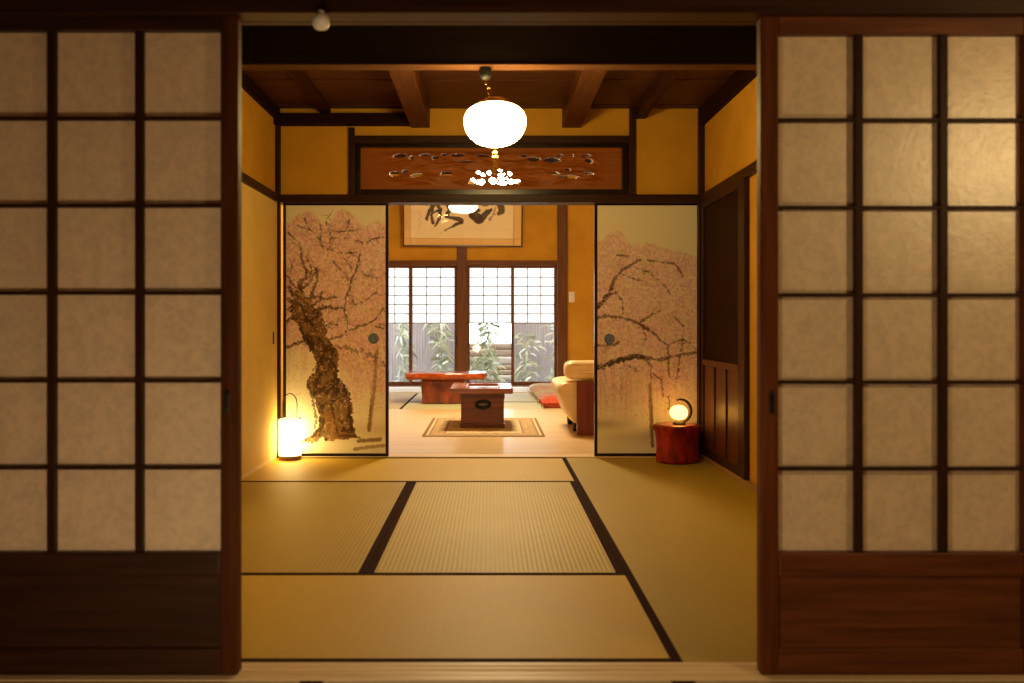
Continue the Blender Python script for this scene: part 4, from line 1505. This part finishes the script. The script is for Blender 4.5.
def rug():
    y0, y1 = 7.1, 8.47
    x0, x1 = WX(422, 7.1), WX(545, 7.1)
    W, D = x1 - x0, y1 - y0
    # pattern painted in a 0..W, 0..D frame (cm cells)
    cv = Canvas(0, 0, W * 100, D * 100, 2.0, np.array(srgb(204, 190, 156)))
    X, Yc = cv.X, cv.Y
    w, d = W * 100, D * 100
    n = cv.noise(3, 50)
    e = np.minimum(np.minimum(X, w - X), np.minimum(Yc, d - Yc))
    cv.blend((e < 3).astype(float) * .9, srgb(120, 84, 40))
    cv.blend(((e > 5) & (e < 6.5)).astype(float) * .8, srgb(120, 84, 44))
    cv.blend(((e > 17) & (e < 18.5)).astype(float) * .8, srgb(124, 86, 46))
    band = (e > 6.5) & (e < 17)
    cv.blend(band * .35, srgb(190, 146, 84))
    cv.blend((band & (((X + Yc) % 9) < 3.2)).astype(float) * .55, srgb(112, 78, 44))
    cv.blend((band & (((X - Yc) % 9) < 3.2)).astype(float) * .4, srgb(136, 70, 44))
    fld = e > 18.5
    cv.blend(fld * .5, srgb(192, 176, 138))
    dx = np.abs(X - w / 2) / (w / 2 - 20)
    dy = np.abs(Yc - d / 2) / (d / 2 - 20)
    cv.blend((fld & (np.abs(dx + dy - .9) < .05)).astype(float) * .6, srgb(128, 84, 44))
    cv.blend((fld & (np.abs(dx + dy - .55) < .05)).astype(float) * .5, srgb(140, 90, 50))
    cv.blend((n - .4) * .3, srgb(150, 110, 60))
    t = Thing('rug', 'tan patterned rug with dark border under the brown box table', 'rug', ((x0 + x1) / 2, (y0 + y1) / 2, 0.004))
    m = mat_paint('woven_rug', 0.9)
    cv.sheet('woven_pile', m, lambda u, v: (x0 + W * u, y1 - D * v, 0.0100), (0, 0, -.0055), t.o, t.loc)
    fr = MB()
    rr = random.Random(2)
    for side in (0, 1):
        fr = MB()
        yv = y0 if side == 0 else y1
        s = -1 if side == 0 else 1
        k = 0
        x = x0 + .01
        while x < x1 - .01:
            fr.tube([(x, yv, .008), (x + rr.uniform(-.004, .004), yv + s * .02, .006), (x + rr.uniform(-.006, .006), yv + s * .035, .0055)], .0014, 4)
            x += .014
        t.part('fringe', fr, mat_noise('fringe_thread', (0.30, 0.2, 0.09), (0.4, 0.28, 0.13), 0.9, (40, 40, 40)))


rug()


def sofa():
    Yn, Yf_ = FY(436), 8.12
    xs0 = WX(577, Yn)
    xe = 1.55
    t = Thing('sofa', 'cream upholstered low sofa with red brown wooden end board', 'sofa', ((xs0 + xe) / 2, (Yn + Yf_) / 2, 0.004))
    zt = WZ(381.5, Yn)
    red = wood('sofa_end_wood', (0.11, 0.016, 0.008), (0.20, 0.036, 0.016), 'Z', 0.25)
    for yv in (Yn, Yf_ - .05):
        t.part('end_board', MB().box(xs0, xe, yv, yv + .05, 0.0045, zt), red, bevel=0.008)
    cream = mat_noise('cream_upholstery', (0.70, 0.53, 0.27), (0.78, 0.61, 0.34), 0.38, (10, 10, 10), 4, 0.15, (60, 60, 60), 0.4)
    L = Yf_ - Yn - .11
    yc = (Yn + Yf_) / 2
    # seat with a waterfall front that bulges past the end boards
    xsf = WX(556, Yn + .12)
    prof = [(xe - .02, .085), (.76, .085), (.70, .092), (.665, .13), (.635, .20), (.60, .29), (xsf + .008, .36), (xsf + .008, .41), (xsf + .04, .44), (.72, .452), (xe - .02, .452)]
    ya, yb_ = Yn + .055, Yf_ - .055
    m = MB()
    rings = [(ya, .93), (ya + .02, .985), (ya + .05, 1.0), (yc, 1.0), (yb_ - .05, 1.0), (yb_ - .02, .985), (yb_, .93)]
    cxp, czp = .98, .29
    vs = [(cxp + (px_ - cxp) * s, yv, czp + (pz - czp) * s) for (yv, s) in rings for (px_, pz) in prof]
    n = len(prof)
    fs = [(a * n + k, a * n + (k + 1) % n, (a + 1) * n + (k + 1) % n, (a + 1) * n + k) for a in range(len(rings) - 1) for k in range(n)]
    fs.append(tuple(range(n)))
    fs.append(tuple((len(rings) - 1) * n + k for k in reversed(range(n))))
    m.add(vs, fs)
    s = t.part('seat', m, cream, smooth=75)
    sb = s.modifiers.new('sub', 'SUBSURF'); sb.levels = 2; sb.render_levels = 2
    for yv in (Yn + .14,):
        a = MB()
        axx = WX(565.5, Yn + .02)
        a.rbox(((axx + xe) / 2, yv, (zt + WZ(361.5, Yn)) / 2 + .005), (xe - axx, .26, WZ(361.5, Yn) - zt - .008), .06, 10)
        ar = t.part('armrest', a, cream, smooth=180)
        pp = MB()
        sgn = -1 if yv < yc else 1
        pp.tube([(axx + .05 + .03, yv + sgn * .126, zt + .078), (axx + .12, yv + sgn * .132, zt + .08), (xe - .05, yv + sgn * .132, zt + .08)], [.008, .016, .016], 10)
        t.part('piping_roll', pp, cream, parent=ar, smooth=60)
    t.part('backrest', MB().rbox((xe - .1, yc, .58), (.26, L - .30, .30), .08, 10), cream, smooth=180)
    for yv in (Yn + .30, Yf_ - .14):
        t.part('leg', MB().lathe([(.016, .0), (.02, .004), (.020, .09)], (.735, yv, 0.0045), 20), M['iron'], smooth=50)


sofa()


def cushions():
    cols = [('red floor cushion nearest the sofa seat, first of the row', (0.42, 0.055, 0.028), (0.55, 0.10, 0.05)),
            ('dusty pink floor cushion, second of the row behind the red one', (0.40, 0.22, 0.20), (0.50, 0.30, 0.27)),
            ('grey green floor cushion, third of the row behind the red one', (0.40, 0.37, 0.28), (0.52, 0.48, 0.37)),
            ('rosy beige floor cushion, fourth of the row by the white boards', (0.52, 0.30, 0.22), (0.64, 0.40, 0.30)),
            ('cream floor cushion, last of the row, closest to the windows', (0.58, 0.50, 0.38), (0.70, 0.62, 0.48))]
    ys = [9.50, 10.02, 10.52, 11.00, 11.46]
    for i, (lab, c1, c2) in enumerate(cols):
        yv = ys[i]
        sx, sy, sz = .50, .44, .12
        xc = .82 - .012 * i
        z0 = 0.0018 if i < 4 else 0.0125
        t = Thing('floor_cushion', lab, 'cushion', (xc, yv + sy / 2, z0), 'floor cushions beside the sofa')
        m = MB()
        nn = 14
        vs, fs = [], []
        for s in (1, -1):
            for a in range(nn + 1):
                for b in range(nn + 1):
                    u, v = -1 + 2 * a / nn, -1 + 2 * b / nn
                    hgt = ((1 - abs(u) ** 3.2) * (1 - abs(v) ** 3.2)) ** .5
                    pin = 1 - .035 * (1 - abs(u) ** 2) * abs(v) ** 3 - .0
                    dimp = 1 - .25 * math.exp(-(u * u + v * v) * 16)
                    zc = sz * .5
                    zz = zc + (s * sz * .5 * hgt * dimp if s > 0 else -zc * min(1, hgt * 1.6))
                    vs.append((xc + u * sx / 2 * (1 - .03 * (1 - v * v)), yv + sy / 2 + v * sy / 2 * pin, z0 + zz))
        for s in (0, 1):
            o = s * (nn + 1) ** 2
            for a in range(nn):
                for b in range(nn):
                    q = (o + a * (nn + 1) + b, o + (a + 1) * (nn + 1) + b, o + (a + 1) * (nn + 1) + b + 1, o + a * (nn + 1) + b + 1)
                    fs.append(q if s == 0 else q[::-1])
        m.add(vs, fs)
        t.part('cover', m, mat_noise('cushion_cloth', c1, c2, 0.75, (30, 6, 30), 4, 0.2, (120, 120, 120), 0.2), smooth=180)
        for dx in (-1, 1):
            for dy in (-1, 1):
                tf = MB()
                x, yy_ = xc + dx * sx / 2 * .985, yv + sy / 2 + dy * sy / 2 * .985
                tf.tube([(x, yy_, z0 + sz * .5), (x + dx * .006, yy_ + dy * .004, z0 + sz * .5 - .02), (x + dx * .006, yy_ + dy * .004, z0 + sz * .5 - .045)], [.003, .005, .006], 6)
                t.part('corner_tassel', tf, mat_noise('tassel_thread', c1, c2, 0.8, (40, 40, 40)), smooth=60)


cushions()


# ================================================================== PICTURE over the windows
def picture():
    # visible part plus the hidden top
    cv = Canvas(405.5, 180, 520.5, 246, 3.0, np.array(srgb(250, 234, 192)))
    n3 = cv.noise(1.6, 70)
    n2 = cv.noise(4, 71)
    e_l, e_r, e_b = 411.5, 513.0, 239.0
    mount = (cv.X < e_l) | (cv.X > e_r) | (cv.Y > e_b) | (cv.Y < 187)
    cv.blend(mount.astype(float) * .8, srgb(236, 190, 104))
    line = (np.abs(cv.Y - e_b) < .5) | (np.abs(cv.X - e_l) < .4) | (np.abs(cv.X - e_r) < .4)
    cv.blend(line.astype(float) * .6, srgb(170, 126, 60))
    INK = np.array(srgb(58, 36, 16))

    def q(x, y):      # from the enlarged view
        return (415 + x / 10.24, 195 + y / 10.24)
    rag = (n3 - .5) * .9

    def st(pts, ws, al=.95, r=1.0):
        cv.stroke([q(*p) for p in pts], [w / 10.24 for w in ws], INK, al, .55, rag * r)
    st([(60, -60), (150, 0), (210, 60)], [60, 70, 60])
    st([(250, -40), (190, 70), (105, 95)], [50, 85, 30], .9, 2)
    st([(270, 60), (200, 95), (150, 180), (125, 245), (135, 262)], [60, 50, 34, 30, 14])
    st([(190, 140), (175, 210), (190, 290), (205, 300)], [22, 24, 34, 18])
    st([(180, 200), (225, 165), (262, 160), (255, 240), (225, 300), (205, 325)], [14, 22, 44, 32, 26, 10])
    st([(235, 110), (268, 150)], [30, 36])
    st([(330, 40), (345, 110), (360, 150), (330, 200), (322, 225)], [30, 50, 44, 36, 24])
    st([(322, 225), (380, 235), (440, 245), (470, 262), (480, 285)], [30, 36, 44, 56, 26])
    st([(480, 285), (430, 298), (390, 322), (350, 345)], [26, 34, 26, 16])
    st([(350, 345), (300, 372), (262, 398)], [14, 9, 4], .8, 1.5)
    st([(560, 160), (590, 200), (640, 240), (665, 255)], [30, 90, 100, 76])
    st([(585, 155), (630, 150), (655, 160)], [50, 40, 26])
    st([(575, 200), (620, 260), (650, 285)], [50, 50, 26])
    st([(640, 265), (690, 225), (740, 170), (775, 145)], [60, 64, 56, 30])
    st([(690, 95), (730, 85), (745, 70), (760, 10), (780, -60)], [30, 50, 40, 50, 60])
    st([(820, -60), (850, 60), (875, 120), (880, 165), (850, 185)], [60, 66, 72, 60, 40])
    st([(815, 130), (800, 200), (760, 245)], [14, 22, 20], .55, 3)
    st([(455, -80), (460, 20)], [50, 40])
    # faint seal column
    for k in range(8):
        cv.dot(*q(50 + (k % 3) * 10, 180 + k * 22), .8, srgb(214, 178, 120), .6)
    Yp = YW - .10
    tl, yaw = math.radians(5.45), math.radians(4.0)
    xc = WX(463, Yp)
    zbt = WZ(247, Yp)
    W = (522.5 - 403) * Yp / F
    Hh = W * .56
    pxm = Yp / F
    rot = Matrix.Rotation(yaw, 4, 'Z') @ Matrix.Rotation(tl, 4, 'X')
    piv = Vector((xc, YW - .024 - abs(math.sin(yaw)) * W / 2 - .035, zbt))
    t = Thing('framed_calligraphy', 'large framed brush calligraphy in a gold mount above the windows', 'picture', piv)
    t.o.rotation_euler = rot.to_euler()
    Z3 = Vector((0, 0, 0))
    fw = .022
    for a, b, c, d in ((-W / 2, -W / 2 + fw, 0, Hh), (W / 2 - fw, W / 2, 0, Hh), (-W / 2 + fw, W / 2 - fw, 0, fw), (-W / 2 + fw, W / 2 - fw, Hh - fw, Hh)):
        MB().box(a, b, -.012, .022, c, d).build('frame_bar', wood('picture_frame_wood', (0.03, 0.012, 0.006), (0.06, 0.026, 0.012), 'X', 0.3), t.o, bevel=0.003)
    cv.sheet('calligraphy_sheet', M['picture'], lambda u, v: (-W / 2 + fw + (W - 2 * fw) * u, .002, Hh - fw - (Hh - 2 * fw) * v), (0, .016, 0), t.o, Z3)
    MB().box(-W / 2 + fw, W / 2 - fw, -.006, -.003, fw, Hh - fw).build('glass', mat_glass('picture_glass', (1, 1, 1), 0.035, 0.0), t.o)


picture()

# switch plate
sp = Thing('light_switch', 'pale two button light switch on the far yellow wall', 'switch', (WX(571.5, YW), YW - .03, WZ(297, YW)))
sx, sz = WX(571.5, YW), WZ(297, YW)
sp.part('plate', MB().rbox((sx, YW - .0255, sz), (.085, .010, .16), .004, 5), M['white_plastic'], smooth=50)
for dz in (-.038, .038):
    sp.part('button', MB().rbox((sx, YW - .033, sz + dz), (.05, .010, .055), .004, 5), mat_noise('button_plastic', (0.78, 0.72, 0.6), (0.85, 0.8, 0.7), 0.3, (9, 9, 9)), smooth=50)

# ================================================================== GARDEN
struct('ground_outside', MB().box(-6, 6, YW + .15, 19, -0.4, -0.12), mat_noise('garden_soil', (0.09, 0.08, 0.065), (0.15, 0.135, 0.11), 0.95, (5, 5, 5), 6, 0.4))


def slat_fence(label, px0, px1, Y, ztop):
    x0, x1 = WX(px0, Y), WX(px1, Y)
    t = Thing('reed_fence', label, 'fence', ((x0 + x1) / 2, Y, -.12), 'reed fences in the garden')
    m = MB()
    x = x0
    rr = random.Random(int(px0))
    while x < x1:
        w = .040
        m.box(x, x + w, Y + rr.uniform(0, .006), Y + .03, -.12, ztop + rr.uniform(-.01, .01))
        x += w + .006
    t.part('slats', m, mat_noise('weathered_reed', (0.22, 0.19, 0.182), (0.29, 0.255, 0.25), 0.85, (26, 26, 2), 4))
    bk = MB().box(x0, x1, Y + .031, Y + .036, -.12, ztop - .02)
    t.part('screen', bk, mat_noise('dark_reed_mat', (0.10, 0.09, 0.09), (0.15, 0.135, 0.135), 0.9, (40, 40, 4), 4))
    r = MB()
    for z in (.12, .55, .95, ztop - .1):
        r.box(x0, x1, Y + .037, Y + .07, z, z + .05)
    t.part('rails', r, mat_noise('fence_rail', (0.16, 0.12, 0.09), (0.24, 0.19, 0.14), 0.85, (3, 30, 30)))


slat_fence('grey reed fence outside the windows, the section behind the slab table', 330, 461, 14.6, 1.35)
slat_fence('grey reed fence outside the windows, the section near the light switch', 514, 640, 14.6, 1.35)


def garden_wall():
    Y = 16.2
    x0, x1 = WX(440, Y), WX(545, Y)
    t = Thing('log_wall', 'low garden wall of stacked brown timbers behind the gap in the fence', 'garden wall', ((x0 + x1) / 2, Y, -.12))
    zt = WZ(346, Y)
    z = -.12
    rr = random.Random(8)
    k = 0
    while z < zt:
        h = rr.uniform(.09, .15)
        m = MB().rbox(((x0 + x1) / 2 + rr.uniform(-.1, .1), Y + .05 * k, z + h / 2), (x1 - x0, .3, h - .004), .03, 6)
        t.part('timber', m, mat_noise('old_timber', *(((0.15, 0.10, 0.06), (0.24, 0.165, 0.10)) if k % 3 else ((0.27, 0.22, 0.17), (0.37, 0.31, 0.25))), 0.85, (3, 30, 30)), smooth=50)
        z += h
        k += 1


garden_wall()


def bamboo(label, px, Y, ztop, n_leaf, seed, spread=.16, zlow=0.1):
    rr = random.Random(seed)
    x = WX(px, Y)
    t = Thing('bamboo_plant', label, 'plant', (x, Y, -.12), 'bamboo plants outside the windows')
    cul = MB()
    pts = []
    for i in range(12):
        u = i / 11
        pts.append((x + .05 * math.sin(u * 2 + seed), Y + .02 * math.sin(u * 3), -.12 + (ztop + .12) * u))
    rs = [.013 * (1 - .5 * i / 11) * (1.18 if i % 2 else 1) for i in range(12)]
    cul.tube(pts, rs, 8)
    t.part('culm', cul, mat_noise('bamboo_stem', (0.16, 0.22, 0.08), (0.28, 0.34, 0.14), 0.4, (20, 20, 4)), smooth=60)
    lf = MB()
    for k in range(n_leaf):
        u = rr.uniform(zlow, 1.0)
        i = min(10, int(u * 11))
        b = Vector(pts[i]).lerp(Vector(pts[i + 1]), u * 11 - i)
        b += Vector((rr.gauss(0, spread), rr.gauss(0, spread * .6), rr.uniform(-.05, .05)))
        a = rr.uniform(0, 2 * math.pi)
        L = rr.uniform(.12, .24)
        w = L * .085
        d = Vector((math.cos(a), math.sin(a) * .6, rr.uniform(-.9, .25)))
        d.normalize()
        s = d.cross(Vector((rr.uniform(-.4, .4), -1, rr.uniform(-.2, .6)))).normalized()
        dr = Vector((0, 0, -.25 * L))
        p1 = b + d * L * .35
        p2 = b + d * L * .7 + dr * .3
        p3 = b + d * L + dr
        nrm = d.cross(s) * .0012
        q = [b, p1 + s * w, p2 + s * w * .8, p3, p2 - s * w * .8, p1 - s * w]
        vs = q + [p + nrm for p in q]
        lf.add(vs, [(0, 1, 2, 3, 4, 5), (11, 10, 9, 8, 7, 6), (0, 6, 7, 1), (1, 7, 8, 2), (2, 8, 9, 3), (3, 9, 10, 4), (4, 10, 11, 5), (5, 11, 6, 0)])
    t.part('leaves', lf, M['leaf'])


def mat_leaf():
    m, nt, out = new_mat('bamboo_leaf')
    L = nt.links
    oi = nd(nt, 'ShaderNodeNewGeometry')
    cr = nd(nt, 'ShaderNodeValToRGB')
    cr.color_ramp.elements[0].color = c4((0.16, 0.22, 0.10))
    cr.color_ramp.elements[1].color = c4((0.62, 0.66, 0.46))
    L.new(oi.outputs['Random Per Island'], cr.inputs['Fac'])
    d = nd(nt, 'ShaderNodeBsdfDiffuse')
    t = nd(nt, 'ShaderNodeBsdfTranslucent')
    g = nd(nt, 'ShaderNodeBsdfGlossy')
    g.inputs['Roughness'].default_value = .35
    x = nd(nt, 'ShaderNodeMixShader')
    x.inputs['Fac'].default_value = .35
    y_ = nd(nt, 'ShaderNodeMixShader')
    y_.inputs['Fac'].default_value = .12
    L.new(cr.outputs['Color'], d.inputs['Color'])
    L.new(cr.outputs['Color'], t.inputs['Color'])
    L.new(d.outputs['BSDF'], x.inputs[1])
    L.new(t.outputs['BSDF'], x.inputs[2])
    L.new(x.outputs['Shader'], y_.inputs[1])
    L.new(g.outputs['BSDF'], y_.inputs[2])
    L.new(y_.outputs['Shader'], out.inputs['Surface'])
    return m


M['leaf'] = mat_leaf()
bamboo('tall bamboo outside the first window sash, beside the painted old tree panel', 401, 13.7, 1.10, 70, 1, .07)
bamboo('dense bamboo outside the second window sash, behind the slab table', 441, 13.6, 1.05, 120, 2, .075)
bamboo('tall dark bamboo in the fence gap, outside the third window sash', 491, 13.9, 1.30, 150, 3, .075)
bamboo('short leafy bamboo low in the fence gap, behind the box table', 479, 13.35, 0.42, 90, 4, .09)
bamboo('sparse bamboo outside the fourth window sash, beside its meeting stile', 527, 13.7, 0.80, 60, 5, .09)
bamboo('bamboo at the outer edge of the fourth window sash, above the floor cushions', 553, 14.1, 1.0, 45, 6, .06)

# ================================================================== LIGHT
w = bpy.data.worlds.new('sky')
SC.world = w
w.use_nodes = True
bg = w.node_tree.nodes['Background']
bg.inputs['Color'].default_value = (0.90, 0.95, 1.0, 1)
bg.inputs['Strength'].default_value = 7.5


def point(name, loc, energy, col, radius):
    l = bpy.data.lights.new(name, 'POINT')
    l.energy = energy
    l.color = col
    l.shadow_soft_size = radius
    o = bpy.data.objects.new(name, l)
    o.location = loc
    COL.objects.link(o)


# the lamp of the near room, off to one side behind the viewer
point('near_room_lamp', (2.1, 1.0, 1.60), 34.0, (1.0, 0.68, 0.28), 0.12)
# unseen low fill light, added to brighten the doors and threshold
point('near_low_fill', (-0.38, 0.92, 0.26), 26.0, (1.0, 0.71, 0.40), 0.10)

# ================================================================== CAMERA
cam = bpy.data.cameras.new('camera')
cam.sensor_width = 36.0
cam.lens = F * 36.0 / 1024.0
cam.shift_x = (512.0 - VX) / 1024.0
cam.shift_y = -(341.5 - VY) / 1024.0
cam.clip_start = 0.05
cam.clip_end = 100
cam.dof.use_dof = True
cam.dof.focus_distance = 6.6
cam.dof.aperture_fstop = 2.8
co = bpy.data.objects.new('camera', cam)
co.location = (0, 0, H)
co.rotation_euler = (math.radians(90), 0, 0)
COL.objects.link(co)
SC.camera = co

SC.view_settings.view_transform = 'Standard'
SC.view_settings.look = 'None'
SC.view_settings.exposure = 0.0
SC.view_settings.gamma = 1.0
SC.view_settings.use_curve_mapping = False
SC.cycles.use_denoising = True
SC.cycles.max_bounces = 8
SC.cycles.diffuse_bounces = 5
SC.cycles.transparent_max_bounces = 12
SC.cycles.sample_clamp_indirect = 6.0
